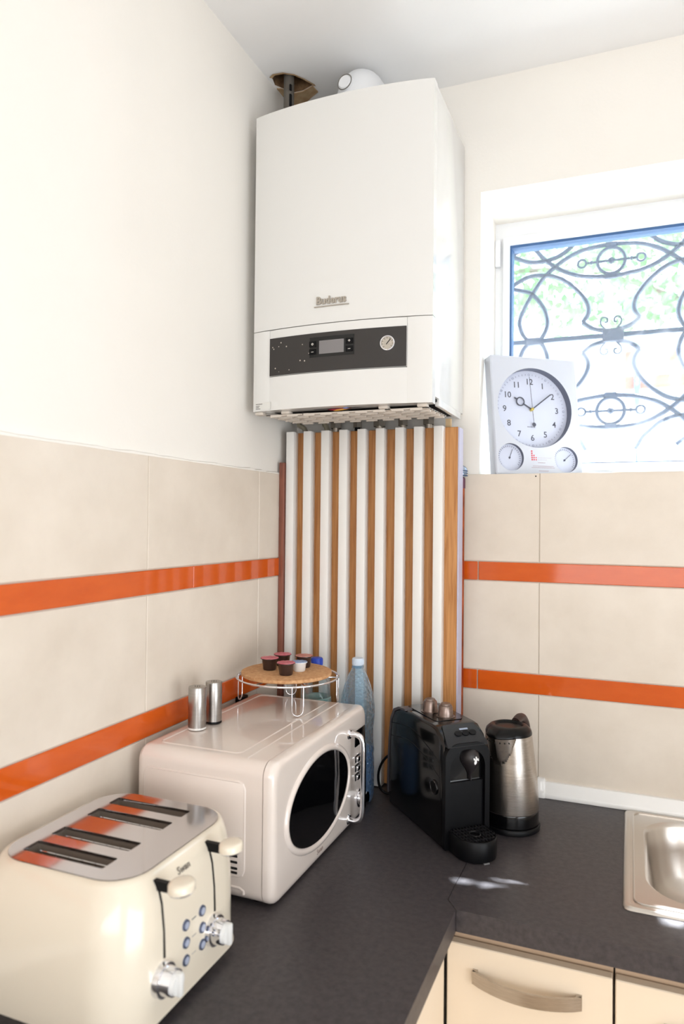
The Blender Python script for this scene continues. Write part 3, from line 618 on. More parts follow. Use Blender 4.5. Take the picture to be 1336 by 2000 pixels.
hy = -0.383; bm = B(); tube(bm, spline([(0.3145, hy, 0.208), (0.332, hy, 0.2095), (0.345, hy, 0.198), (0.3475, hy, 0.16), (0.3475, hy, 0.117), (0.3475, hy, 0.07), (0.345, hy, 0.036), (0.332, hy, 0.024), (0.3145, hy, 0.0255)], 5), 0.0062, 12); hd = obj('handle', bm, M_chrome, mw, smooth=60)
for z in (0.208, 0.0255):
    bm = B(); cyl(bm, (0.3143, hy, z), (0.318, hy, z), 0.011, 0.009, 18); obj('handle_mount', bm, M_chrome, mw)
bm = B(); box(bm, 0.3146, 0.3172, -0.350, -0.288, 0.170, 0.205, 0.004, 2); obj('display', bm, M_gloss, mw)
for z in (0.142, 0.122, 0.102):
    for y in (-0.334, -0.305):
        bm = B(); box(bm, 0.3146, 0.3215, y-0.010, y+0.010, z-0.0055, z+0.0055, 0.002, 2); obj('button', bm, M_chrome, mw)
        bm = B(); box(bm, 0.3146, 0.3160, y-0.012, y+0.012, z-0.0075, z+0.0075, 0.0005, 1); obj('button_surround', bm, M_black, mw)
bm = B(); cyl(bm, (0.3146, -0.318, 0.050), (0.317, -0.318, 0.050), 0.021, 0.021, 28); cyl(bm, (0.317, -0.318, 0.050), (0.334, -0.318, 0.050), 0.0165, 0.0150, 28); obj('dial_knob', bm, M_chrome, mw, smooth=40)
# pressed panel on the end and the top, vents, feet
def xz_tube(x0, x1, z0, z1, r, y, rad=0.0026):
    bm = B(); tube(bm, [(p[0], y, p[1]) for p in rrect(x0, x1, z0, z1, r, 5)], rad, 8, closed=True); return bm
obj('pressed_panel', xz_tube(0.0475, 0.2575, 0.050, 0.2130, 0.014, MY0+0.0015), M_mw, mw)
bm = B(); box(bm, 0.0485, 0.2565, MY0-0.0014, MY0+0.0025, 0.051, 0.212, 0.003, 2); obj('pressed_field', bm, M_mw, mw)
bm = B(); tube(bm, [(0.15, MY0+0.0015, 0.0300), (0.25, MY0+0.0015, 0.0300), (0.257, MY0+0.0015, 0.026), (0.257, MY0+0.0015, 0.020)], 0.0024, 8); obj('pressed_rib', bm, M_mw, mw)
for z in (0.0845, 0.0740, 0.0635, 0.0530+0.003):
    bm = B(); box(bm, 0.205, 0.2460, MY0-0.0024, MY0, z-0.0023, z+0.0023, 0.001, 1); obj('vent_slot', bm, M_dark, mw)
for x0, x1, y0, y1 in ((0.055, 0.228, -0.700, -0.300),):
    bm = B(); tube(bm, [(p[0], p[1], MZ1-0.0018) for p in rrect(x0, x1, y0, y1, 0.012, 5)], 0.0022, 6, closed=True); obj('top_crease', bm, M_mw, mw)
bm = B(); tube(bm, [(0.252, -0.715, MZ1-0.0018), (0.252, -0.295, MZ1-0.0018)], 0.0022, 6); obj('top_crease', bm, M_mw, mw)
for x, y in ((0.05, -0.70), (0.05, -0.31), (0.27, -0.70), (0.27, -0.31)):
    bm = B(); lathe(bm, [(0.012, 0), (0.012, 0.006)], x, y, 0.0003, 14); obj('foot', bm, M_black, mw)
obj('maker_script', text_bm('Swan', 0.014, frame_m((0.3146, -0.535, 0.024), (0, 1, 0), (0, 0, 1)) @ Matrix.Shear('XY', 4, (0.25, 0)), 0.0004), mat('silver_script', (160, 140, 132), 0.4, metal=.4), mw, smooth=0)
pl = tag(obj('wall_plug', bx(0.0082, 0.026, -0.345, -0.312, 0.228, 0.2500, 0.003, 2), M_black), 'black plug on the left wall behind the microwave', 'plug')
cdz = tag(obj('wall_box', bx(0.0082, 0.030, -0.955, -0.805, 0.1210, 0.1765, 0.003, 2), M_white), 'white plastic box on the tiles behind the toaster', 'wall box')

# ------------------------------------------------------------------ toaster
to = thing('toaster', 'cream four-slot toaster with a mirror-steel top', 'toaster', (0.165, -0.96, 0))
def ring_t(z, x0, x1, y0, y1, r): return [(p[0], p[1], z) for p in rrect(x0, x1, y0, y1, r, 8)]
bm = B(); loft(bm, [ring_t(*a) for a in (
    (0.010, 0.022, 0.300, -1.103, -0.822, 0.05), (0.0135, 0.014, 0.309, -1.111, -0.813, 0.055), (0.030, 0.012, 0.3085, -1.114, -0.816, 0.064), (0.080, 0.013, 0.3085, -1.114, -0.815, 0.066),
    (0.125, 0.017, 0.307, -1.110, -0.814, 0.066), (0.160, 0.024, 0.303, -1.103, -0.814, 0.066), (0.183, 0.033, 0.2965, -1.093, -0.815, 0.062), (0.194, 0.040, 0.290, -1.087, -0.817, 0.058), (0.1985, 0.045, 0.286, -1.083, -0.8185, 0.054), (0.1992, 0.050, 0.2815, -1.0785, -0.8215, 0.052))], True, False)
obj('body', bm, M_cream, to, smooth=50)
slots = [(-1.0525, -1.0205), (-0.9978, -0.9690), (-0.9235, -0.8932), (-0.8715, -0.8455)]; sx0, sx1 = 0.0795, 0.2220
bm = B(); fill(bm, [[(p[0], p[1], 0.2002) for p in rrect(0.050, 0.2815, -1.0785, -0.8215, 0.052, 8)]]+[[(p[0], p[1], 0.2002) for p in rrect(sx0, sx1, a, b, 0.003, 2)] for a, b in slots])
for a, b in slots: loft(bm, [[(p[0], p[1], z) for p in rrect(sx0, sx1, a, b, 0.003, 2)] for z in (0.2002, 0.196)], False, False)
obj('steel_top', bm, M_plate, to, smooth=30)
M_slot = mat('slot_lining', (92, 84, 78), 0.4, metal=0.8)
for a, b in slots:
    bm = B(); loft(bm, [[(p[0], p[1], z) for p in rrect(sx0-0.001, sx1+0.001, a-0.001, b+0.001, 0.003, 2)] for z in (0.197, 0.07)], False, True); sl_ = obj('bread_slot', bm, mat('slot_dark', (140, 128, 116), 0.4, metal=.3), to, smooth=0)
    bm = B()
    for k in range(6):
        x = sx0+0.012+k*0.0237
        for y in (a+0.004, b-0.004): tube(bm, [(x, y, 0.19), (x, y, 0.08)], 0.0008, 5)
    for y in (a+0.004, b-0.004):
        for z in (0.188, 0.15, 0.11): tube(bm, [(sx0+0.002, y, z), (sx1-0.002, y, z)], 0.0008, 5)
    obj('bread_guide', bm, M_chrome, sl_)
for yl in (-1.032, -0.909):
    bm = B(); P = [(0.3088, 0.0905), (0.3072, 0.125), (0.3052, 0.143), (0.3032, 0.160), (0.2998, 0.173), (0.2967, 0.183), (0.2930, 0.190)]
    loft(bm, [[(x-0.002, yl-0.0016, z), (x+0.0006, yl-0.0016, z), (x+0.0006, yl+0.0016, z), (x-0.002, yl+0.0016, z)] for x, z in P]); obj('lever_slit', bm, M_black, to, smooth=0)
    bm = B(); box(bm, 0.290, 0.326, yl-0.0035, yl+0.0035, 0.178, 0.191); lv = obj('lever_stem', bm, M_black, to, smooth=0)
    bm = B(); rr_ = lambda k, z: [(0.341+p[0], yl-0.010+p[1], z+0.0265) for p in ell(0, 0, 0.0165-k, 0.0200-k, 28)]
    loft(bm, [rr_(0.004, 0.1625), rr_(0.0, 0.165), rr_(0.0, 0.173), rr_(0.002, 0.1755), rr_(0.007, 0.177)]); obj('lever_paddle', bm, M_cream, to, smooth=50)
    bm = B(); loft(bm, [rr_(0.006, 0.1605), rr_(0.0015, 0.1622), rr_(-0.0004, 0.1650)]); obj('paddle_trim', bm, M_chrome, to, smooth=50)
    yk = yl-0.005; zk = 0.066
    bm = B(); cyl(bm, (0.3075, yk, zk), (0.316, yk, zk), 0.0225, 0.0215, 30); cyl(bm, (0.316, yk, zk), (0.330, yk, zk), 0.0185, 0.0165, 30); kn = obj('browning_knob', bm, M_chrome, to, smooth=40)
    bm = B(); box(bm, 0.328, 0.341, yk-0.0045, yk+0.0045, zk-0.0155, zk+0.0155, 0.003, 2); cyl(bm, (0.329, yk, zk), (0.3345, yk, zk), 0.0150, 0.0135, 26); obj('knob_cap', bm, mat('knob_white', (226, 224, 220), .3), kn, smooth=40)
for y in (-0.9425, -0.9828):
    for z in (0.1078, 0.0839, 0.0598):
        zx = 0.3086 if z < 0.09 else 0.3079
        bm = B(); cyl(bm, (zx-0.001, y, z), (zx+0.0020, y, z), 0.0078, 0.0072, 22); cyl(bm, (zx+0.0018, y, z), (zx+0.0024, y, z), 0.0052, 0.0050, 18); bt = obj('function_button', bm, mat('button_grey', (104, 112, 136), 0.25, metal=.6), to, smooth=40)
        bm = B(); cyl(bm, (zx+0.0024, y, z), (zx+0.0029, y, z), 0.0050, 0.0046, 18); obj('button_face', bm, mat('button_pale', (172, 178, 196), 0.3), bt)
bm = B()
for z in (0.1078, 0.0839, 0.0598): box(bm, 0.3070, 0.3089, -0.968, -0.958, z-0.0004, z+0.0004)
obj('printed_marks', bm, mat('faint_print', (150, 148, 150), .6), to, smooth=0)
obj('maker_script', text_bm('Swan', 0.014, frame_m((0.2978, -0.974, 0.1815), (0, 1, 0), (-0.32, 0, 1)) @ Matrix.Shear('XY', 4, (0.25, 0)), 0.0003), mat('script_grey', (120, 112, 104), 0.4), to, smooth=0)
bm = B(); fz = 0.0004
for x0, x1, y0, y1 in ((0.03, 0.296, -1.10, -1.035), (0.03, 0.296, -0.89, -0.822)):
    loft(bm, [ring_t(fz, x0+.004, x1-.004, y0+.004, y1-.004, 0.02), ring_t(0.011, x0, x1, y0, y1, 0.022)])
obj('foot_bar', bm, M_cream, to, smooth=50)

# ------------------------------------------------------------------ shakers, rack, cork mat, capsules
def shaker(loc, r, h, label, basem):
    t = thing('shaker', label, 'shaker', loc, group='steel salt and pepper shakers on the microwave')
    bm = B(); lathe(bm, [(r*0.97, 0.003), (r*0.97, h*0.5), (r*0.965, h-0.0015), (r*0.94, h-0.0003), (r*0.6, h), (0.001, h)], 0, 0, 0, 28, True, False); obj('barrel', bm, mat('shaker_steel', (168, 164, 160), 0.3, metal=1.0, noise_amt=0.12, noise_scale=30, stretch=(1, 1, 14)), t, smooth=45, world=False)
    bm = B(); lathe(bm, [(r*0.92, 0.0002), (r*0.99, 0.001), (r*0.97, 0.0045)], 0, 0, 0, 28); obj('base_ring', bm, basem, t, world=False)
    bm = B()
    for k in range(7):
        a = k*2*PI/6; q = 0.005 if k < 6 else 0; lathe(bm, [(0.0009, 0), (0.0009, 0.0004)], q*math.cos(a), q*math.sin(a), h, 6)
    obj('holes', bm, M_dark, t, smooth=0, world=False)
shaker((0.0735, -0.604, MZ1+0.0004), 0.0185, 0.0845, 'brushed steel shaker with a pale base ring on the microwave', M_white)
shaker((0.0790, -0.552, MZ1+0.0004), 0.0175, 0.0845, 'brushed steel shaker with a black base ring on the microwave', M_black)
RC, RR, RZ = (0.150, -0.352), 0.116, 0.3135
rk = thing('wire_trivet', 'round chrome wire trivet standing on the microwave', 'trivet', (RC[0], RC[1], MZ1))
bm = B(); tube(bm, [(RC[0]+RR*math.cos(a), RC[1]+RR*math.sin(a), RZ) for a in [2*PI*k/48 for k in range(48)]], 0.0023, 8, closed=True); obj('rim', bm, M_chrome, rk, smooth=60)
for a in (0.3, 0.3+PI/3, 0.3+2*PI/3):
    bm = B(); tube(bm, [(RC[0]-RR*math.cos(a), RC[1]-RR*math.sin(a), RZ), (RC[0]+RR*math.cos(a), RC[1]+RR*math.sin(a), RZ)], 0.0016, 6); obj('cross_wire', bm, M_chrome, rk)
for dg in (-53, 32, 188, 110):
    a = math.radians(dg); c = Vector((RC[0]+RR*math.cos(a), RC[1]+RR*math.sin(a), 0)); tg = Vector((-math.sin(a), math.cos(a), 0)); ou = Vector((math.cos(a), math.sin(a), 0))
    if dg == 110: c -= ou*0.04
    zb = MZ1+0.0017; hw = 0.0125
    pts = [c+tg*hw+Vector((0, 0, RZ)), c+tg*hw+Vector((0, 0, zb+0.014))]+[c+tg*hw*math.cos(q)+Vector((0, 0, zb+0.012-0.012*math.sin(q))) for q in [PI*k/8 for k in range(1, 8)]]+[c-tg*hw+Vector((0, 0, zb+0.014)), c-tg*hw+Vector((0, 0, RZ))]
    bm = B(); tube(bm, pts, 0.0016, 8); obj('leg', bm, M_chrome, rk, smooth=60)
cm_ = B(); CZ = RZ+0.0024
lathe(cm_, [(0.100, 0), (0.1035, 0.002), (0.1035, 0.008), (0.100, 0.0095)], RC[0]-0.004, RC[1]+0.002, CZ, 56); tag(obj('cork_mat', cm_, M_cork, smooth=40), 'round cork mat lying on the wire trivet', 'mat')
CT_ = CZ+0.0097
def cup(loc, label, rb, rt, h, mb, mf, name='coffee_capsule', rot=0, group=None):
    t = thing(name, label, 'capsule', loc, (0, 0, rot), group)
    bm = B(); lathe(bm, [(rb*0.9, 0.0), (rb, 0.002), (rt*0.96, h-0.003), (rt, h-0.002)], 0, 0, 0, 28, True, True); obj('cup', bm, mb, t, smooth=50, world=False)
    bm = B(); lathe(bm, [(rt, h-0.0022), (rt*1.13, h-0.002), (rt*1.13, h-0.0005)], 0, 0, 0, 28, True, True); obj('flange', bm, mb, t, smooth=30, world=False)
    bm = B()
    rings = []
    for rr2, zz in ((rt*1.12, h-0.0004), (rt*1.1, h+0.0004), (rt*0.9, h+0.0001), (rt*0.5, h+0.0006), (0.001, h+0.0002)):
        rings.append([(rr2*math.cos(2*PI*i/28), rr2*math.sin(2*PI*i/28), zz+0.0004*math.sin(i*2.3+rr2*900)) for i in range(28)])
    loft(bm, rings, False, True); obj('foil_lid', bm, mf, t, smooth=60, world=False)
    return t
GRP = 'dark capsules with pink foil on the cork mat'
cup((0.1075, -0.3600, CT_), 'dark brown capsule with pink foil lid near the mat edge by the wall', 0.0150, 0.0185, 0.0275, M_cup, M_foilp, group=GRP)
cup((0.1660, -0.3935, CT_), 'dark brown capsule with pink foil lid at the mat edge nearest the toaster', 0.0150, 0.0185, 0.0275, M_cup, M_foilp, rot=1, group=GRP)
cup((0.1130, -0.3050, CT_), 'dark brown capsule with pink foil lid at the rear of the cork mat', 0.0150, 0.0185, 0.0275, M_cup, M_foilp, rot=2, group=GRP)
cup((0.1670, -0.3010, CT_), 'dark brown capsule with reddish foil lid behind the white creamer', 0.0150, 0.0185, 0.0275, M_cup, mat('red_foil', (190, 84, 78), 0.35, metal=.35, noise_amt=.5, noise_scale=90, rgb2=(214, 160, 140)), rot=3, group=GRP)
cup((0.1760, -0.3445, CT_), 'white creamer cup with a blue foil lid among the capsules', 0.0135, 0.0160, 0.0215, M_white, M_foilb, name='creamer_cup')

# ------------------------------------------------------------------ bottles
def bottle(name, label, loc, prof, neck_z, m, capm, cr, ch, fillz=None, ribs=()):
    t = thing(name, label, 'bottle', loc)
    bm = B(); lathe(bm, prof, 0, 0, 0, 40, True, False); obj('body', bm, m, t, smooth=60, world=False)
    bm = B(); lathe(bm, [(cr*0.97, 0), (cr, 0.001), (cr, ch-0.002), (cr*0.9, ch), (0.001, ch)], 0, 0, neck_z, 28, True, False); c = obj('cap', bm, capm, t, smooth=40, world=False)
    bm = B(); lathe(bm, [(cr*1.07, -0.0062), (cr*1.1, -0.005), (cr*1.07, -0.002)], 0, 0, neck_z, 28); obj('neck_ring', bm, capm if capm is M_blue else m, t, world=False)
    bm = B()
    for k in range(28):
        a = 2*PI*k/28; tube(bm, [(cr*math.cos(a), cr*math.sin(a), neck_z+0.002), (cr*math.cos(a), cr*math.sin(a), neck_z+ch-0.003)], 0.0006, 4)
    obj('cap_ribs', bm, capm, c, world=False)
    return t
bp = [(0.028, 0.0004), (0.036, 0.003), (0.040, 0.012), (0.0415, 0.03), (0.041, 0.10), (0.0395, 0.112), (0.041, 0.124), (0.0395, 0.134), (0.0385, 0.15), (0.0385, 0.175), (0.040, 0.19), (0.0415, 0.205), (0.0415, 0.225), (0.0385, 0.25), (0.032, 0.275), (0.0235, 0.298), (0.0155, 0.313), (0.0125, 0.319), (0.0125, 0.324)]
bt = bottle('water_bottle', 'blue-tinted dimpled plastic water bottle with a pale cap', (0.270, -0.215, 0), bp, 0.324, M_petblue, mat('pale_cap', (206, 218, 232), 0.35), 0.0138, 0.0165)
bm = B(); lathe(bm, [(0.026, 0.002), (0.0345, 0.004), (0.0385, 0.013), (0.0398, 0.03), (0.0393, 0.098), (0.0378, 0.112), (0.0392, 0.122), (0.0392, 0.126)], 0, 0, 0, 40); obj('water', bm, M_water, bt, smooth=60, world=False)
cpf = [(0.028, 0.0004), (0.035, 0.003), (0.0375, 0.012), (0.0375, 0.20), (0.036, 0.23), (0.030, 0.262), (0.021, 0.288), (0.0135, 0.302), (0.0125, 0.312)]
cb = bottle('clear_bottle', 'clear plastic bottle with a dark blue cap behind the trivet', (0.158, -0.205, 0), cpf, 0.312, M_petclear, M_blue, 0.0142, 0.0185)
bm = B(); lathe(bm, [(0.0379, 0.17), (0.0379, 0.196), (0.0368, 0.216), (0.0352, 0.236)], 0, 0, 0, 40, False, False); obj('label', bm, mat('teal_label', (150, 196, 190), 0.5, noise_amt=.6, noise_scale=25, rgb2=(216, 206, 196)), cb, smooth=60, world=False)

# ------------------------------------------------------------------ coffee machine (own frame: x right, -y front)
CMA = 0.7505
co = thing('capsule_coffee_machine', 'black capsule coffee machine with a drop-shaped spout', 'coffee machine', (0.5695, -0.3640, 0), (0, 0, CMA))
HWc = 0.0525
prof = [(0.012, 0.0025), (0.012, 0.212), (0.020, 0.226), (0.042, 0.2405), (0.06, 0.2425), (0.16, 0.2425), (0.215, 0.239), (0.245, 0.228), (0.262, 0.205), (0.270, 0.165), (0.276, 0.10), (0.278, 0.03), (0.274, 0.006), (0.268, 0.0025)]
bm = B(); rings = []
for x, k in ((-HWc, 0.006), (-HWc+0.0015, 0.0025), (-HWc+0.005, 0.0), (HWc-0.005, 0.0), (HWc-0.0015, 0.0025), (HWc, 0.006)):
    cyp, czp = 0.14, 0.12
    rings.append([(x, y+(k if y < cyp else -k)*1.0, z+(k if z < czp else -k)) for y, z in prof])
loft(bm, rings); obj('body', bm, M_gloss, co, smooth=35, world=False)
# arched front frame
def arch(x0, x1, z0, z1, r, n=10):
    P = [(x0, z0), (x1, z0)]
    for i in range(n+1): a = PI/2*i/n; P.append((x1-r+r*math.cos(a), z1-r+r*math.sin(a)))
    for i in range(n+1): a = PI/2+PI/2*i/n; P.append((x0+r+r*math.cos(a), z1-r+r*math.sin(a)))
    return P
outer = arch(-HWc+.0005, HWc-.0005, 0.004, 0.2160, 0.030); inner = arch(-0.041, 0.041, 0.030, 0.2030, 0.038)
bm = B(); VF = fill(bm, [[(x, 0, z) for x, z in outer], [(x, 0, z) for x, z in inner]]); loft(bm, [[(x, 0, z) for x, z in outer], [(x, 0.0125, z) for x, z in outer]], False, False); loft(bm, [[(x, 0, z) for x, z in inner], [(x, 0.016, z) for x, z in inner]], False, False)
obj('front_frame', bm, M_black, co, smooth=30, world=False)
obj('front_panel', bx(-0.0405, 0.0405, 0.0075, 0.0135, 0.031, 0.1360, 0.001, 1), M_black, co, smooth=0, world=False)
bm = B(); loft(bm, [[(x, 0.0115, z) for x, z in arch(-0.0405, 0.0405, 0.1385, 0.2025, 0.038)], [(x, 0.0135, z) for x, z in arch(-0.0405, 0.0405, 0.1385, 0.2025, 0.038)]]); obj('recess_panel', bm, M_gloss, co, smooth=0, world=False)
# control bevel with buttons
bm = B(); sd = Vector((0, 0.030, 0.0245)).normalized()
loft(bm, [[(-0.047, -0.001, 0.2095), (-0.047, 0.004, 0.2165), (-0.038, 0.042, 0.2438), (-0.038, 0.047, 0.238), (-0.047, 0.014, 0.21)], [(0.047, -0.001, 0.2095), (0.047, 0.004, 0.2165), (0.038, 0.042, 0.2438), (0.038, 0.047, 0.238), (0.047, 0.014, 0.21)]]); obj('control_bevel', bm, mat('satin_black', (24, 25, 29), 0.28), co, smooth=20, world=False)
Mb = frame_m((0.006, 0.0215, 0.2297), (1, 0, 0), (0, 0.038, 0.0273))
for i, x in enumerate((-0.017, 0, 0.017)):
    bm = B(); q = rrect(x-0.008, x+0.008, -0.006, 0.006, 0.006, 4); loft(bm, [[(a, b, 0) for a, b in q], [(a, b, 0.0022) for a, b in q]]); bmesh.ops.transform(bm, matrix=Mb, verts=bm.verts); obj('button', bm, M_black, co, smooth=30, world=False)
bm = B(); box(bm, -0.010, 0.010, 0.0085, 0.0125, 0, 0.0016, .0005, 1); bmesh.ops.transform(bm, matrix=Mb, verts=bm.verts); obj('indicator', bm, mat('indicator_pale', (150, 160, 178), .3), co, smooth=0, world=False)
# drop-shaped spout
bm = B(); rings = []; cx0 = 0.010
for i in range(19):
    t_ = i/18; z = 0.2035-0.0660*t_
    rr_ = 0.0205*math.sqrt(max(0.0, 1-((z-0.1825)/0.0212)**2)) if z > 0.1825 else 0.0205*(0.5+0.5*math.cos(PI*min(1, (0.1825-z)/0.038)))*0.86+0.0205*0.14
    rr_ = max(rr_, 0.0015); dpt = 0.020*(rr_/0.0205)**0.7+0.004
    rings.append([(cx0+rr_*math.cos(a), 0.012-dpt*max(0, math.sin(a)) if math.sin(a) > 0 else 0.012, z) for a in [PI*k/14 for k in range(15)]]+[(cx0-rr_, 0.0135, z), (cx0+rr_, 0.0135, z)])
loft(bm, rings); sp = obj('spout', bm, mat('spout_black', (38, 34, 35), 0.38), co, smooth=60, world=False)
# small white bean-like mark on the spout
bm = B()
def blob(x, z, a, b, rot):
    q = bmesh.new(); loft(q, [[(p[0], p[1], h) for p in ell(0, 0, a, b, 14)] for h in (0, 0.0011)]); merge(bm, q, frame_m((cx0+x, -0.0128, z), (math.cos(rot), 0, math.sin(rot)), (-math.sin(rot), 0, math.cos(rot))))
blob(-0.0004, 0.1795, 0.0028, 0.0046, -0.3); blob(0.003, 0.1850, 0.0034, 0.0019, 0.3); blob(-0.0030, 0.1858, 0.0018, 0.0030, 0.6); blob(0.0012, 0.1888, 0.0015, 0.0024, 0.1); blob(0.0058, 0.1845, 0.0014, 0.0028, 0.2)
obj('bean_mark', bm, mat('mark_white', (236, 234, 232), .5), sp, smooth=0, world=False)
# drip tray
def tray_ring(k, z):
    P = [(0.052-k, 0.010), (0.052-k, -0.020)]
    for i in range(17): a = PI*i/16; P.append(((0.052-k)*math.cos(a), -0.028-(0.044-k)*math.sin(a)))
    P += [(-0.052+k, -0.020), (-0.052+k, 0.010)]
    return [(x*0.84, y, z) for x, y in P]
bm = B(); loft(bm, [tray_ring(0.004, 0.0008), tray_ring(0.001, 0.003), tray_ring(0.0, 0.010), tray_ring(0.0, 0.0405), tray_ring(0.0015, 0.0425), tray_ring(0.004, 0.0425), tray_ring(0.0045, 0.039)]); tr = obj('drip_tray', bm, M_black, co, smooth=40, world=False)
bm = B()
for i in range(11):
    x = -0.044+i*0.0088; yb = -0.028-(0.0385)*math.sqrt(max(0, 1-(x/0.048)**2)); 
    if abs(x) < 0.013: box(bm, x-0.0011, x+0.0011, yb, -0.040, 0.0385, 0.0425); box(bm, x-0.0011, x+0.0011, -0.016, 0.006, 0.0385, 0.0425)
    else: box(bm, x-0.0011, x+0.0011, yb, 0.006, 0.0385, 0.0425)
for y in (-0.054, -0.040, -0.028, -0.014, -0.002):
    hx = 0.0475*math.sqrt(max(0, 1-((min(y, -0.028)+0.028)/0.039)**2))
    for a, b in (((-hx, -0.013), (0.013, hx)) if -0.041 < y < -0.015 else ((-hx, hx),)): box(bm, a, b, y-0.0011, y+0.0011, 0.0385, 0.0423)
tube(bm, [(0.0125*math.cos(a), -0.028+0.0125*math.sin(a), 0.0415) for a in [2*PI*k/24 for k in range(24)]], 0.0014, 6, closed=True)
bmesh.ops.scale(bm, vec=(0.84, 1, 1), verts=bm.verts); obj('tray_grid', bm, mat('grid_black', (30, 29, 31), 0.35), tr, smooth=0, world=False)
obj('tray_foot', bx(-0.006, 0.006, -0.0735, -0.0690, 0.0006, 0.0030), mat('foot_grey', (120, 118, 118), .4), co, smooth=0, world=False)
# side dial, seams, rear rim
bm = B(); cyl(bm, (-HWc+0.001, 0.045, 0.117), (-HWc-0.0025, 0.045, 0.117), 0.0155, 0.0150, 28); obj('side_badge', bm, M_gloss, co, smooth=40, world=False)
bm = B(); tube(bm, [(-HWc-0.0026, 0.045+0.0135*math.cos(a), 0.117+0.0135*math.sin(a)) for a in [2*PI*k/26 for k in range(26)]], 0.0009, 6, closed=True); obj('badge_ring', bm, mat('dark_chrome', (120, 116, 116), .2, metal=1), co, world=False)
for zz in (0.205, 0.175):
    bm = B(); tube(bm, spline([(-HWc+0.0004, 0.26, zz-0.01), (-HWc+0.0002, 0.16, zz+0.004), (-HWc+0.0002, 0.08, zz-0.012), (-HWc+0.0004, 0.02, zz-0.034)]), 0.0012, 6); obj('side_seam', bm, M_black, co, world=False)
bm = B(); P = [(0.19, 0.2437), (0.222, 0.2405), (0.2475, 0.2300), (0.2640, 0.2060), (0.2720, 0.165), (0.278, 0.10), (0.280, 0.03)]
loft(bm, [[(x, y, z) for y, z in P] + [(x, y-0.006, z-0.004) for y, z in P[::-1]] for x in (-HWc-0.0008, HWc+0.0008)]); obj('rear_rim', bm, mat('rim_grey', (78, 72, 74), 0.4), co, smooth=30, world=False)
bm = B(); q = rrect(-0.034, 0.034, 0.075, 0.215, 0.010, 4); loft(bm, [[(a, b, 0.241) for a, b in q], [(a, b, 0.2440) for a, b in q]]); obj('cup_plate', bm, M_gloss, co, smooth=30, world=False)
Mcw = Matrix.Translation((0.5695, -0.3640, 0)) @ Matrix.Rotation(CMA, 4, 'Z')
def topcap(x, y, label):
    p = Mcw @ Vector((x, y, 0.2443))
    t = thing('used_capsule', label, 'capsule', p, group='upturned capsules on the coffee machine')
    bm = B(); lathe(bm, [(0.0205, 0), (0.0205, 0.0012), (0.0172, 0.0016)], 0, 0, 0, 30); obj('flange', bm, M_bronze, t, smooth=40, world=False)
    bm = B(); lathe(bm, [(0.0172, 0.0014), (0.0165, 0.008), (0.0152, 0.021), (0.0135, 0.0245), (0.0115, 0.025), (0.0110, 0.0275), (0.0095, 0.029), (0.001, 0.029)], 0, 0, 0, 30, True, False); obj('cup', bm, M_bronze, t, smooth=40, world=False)
topcap(0.004, 0.102, 'upturned bronze capsule on the coffee machine, next to its buttons')
topcap(-0.008, 0.150, 'upturned bronze capsule on the coffee machine, nearer the pipe cover')
pts = [Mcw @ Vector((-0.03, 0.275, 0.075)), Vector((0.352, -0.145, 0.095)), Vector((0.332, -0.1515, 0.097)), Vector((0.314, -0.155, 0.078)), Vector((0.305, -0.158, 0.050)), Vector((0.308, -0.158, 0.020)), Vector((0.322, -0.155, 0.0045)), Vector((0.345, -0.148, 0.0038)), Vector((0.40, -0.108+-0.022, 0.0038))]
bm = B(); tube(bm, spline(pts, 6), 0.0031, 8); obj('power_cord', bm, M_black, co, world=True).matrix_parent_inverse = (Matrix.Translation((0.5695, -0.3640, 0)) @ Matrix.Rotation(CMA, 4, 'Z')).inverted()

# ------------------------------------------------------------------ kettle
ke = thing('electric_kettle', 'brushed steel electric kettle with a black lid and base', 'kettle', (0.633, -0.213, 0))
sd_ = math.radians(-106)
bm = B(); lathe(bm, [(0.060, 0.0004), (0.0635, 0.002), (0.0640, 0.010), (0.0620, 0.013)], 0, 0, 0, 48); obj('power_base', bm, M_black, ke, smooth=40, world=False)
bm = B(); lathe(bm, [(0.057, 0.0135), (0.0605, 0.015), (0.0608, 0.040), (0.0600, 0.0425)], 0, 0, 0, 48); obj('bottom_ring', bm, M_gloss, ke, smooth=40, world=False)
n = 160; SDX, SDY = math.cos(sd_), math.sin(sd_)
kp = [(0.0605, 0.0425), (0.0613, 0.044), (0.0615, 0.050), (0.0603, 0.080), (0.0585, 0.115), (0.0560, 0.145)]+[(0.0560-0.0058*((z-0.145)/0.063)-0.0002, z) for z in [0.145+0.063*k/14 for k in range(1, 15)]]
def k_off(z): return 0.0120*max(0, (z-0.05)/0.158)
bm = B(); rings = []
for r, z in kp:
    rg = []
    for i in range(n):
        a = 2*PI*i/n; da = (a-sd_+PI) % (2*PI)-PI; tz = max(0, min(1, (z-0.152)/0.056)); wv = 0.72*math.sqrt(tz)
        k = 0.0170*tz*(1-(abs(da)/wv)) if abs(da) < wv else 0
        k += 0.0020 if abs(da) < wv and tz > 0 else 0
        rg.append(((r+k)*math.cos(a)+SDX*k_off(z), (r+k)*math.sin(a)+SDY*k_off(z), z))
    rings.append(rg)
loft(bm, rings, True, False); jug = obj('jug', bm, M_steel, ke, smooth=18, world=False)
bm = B(); rings = []
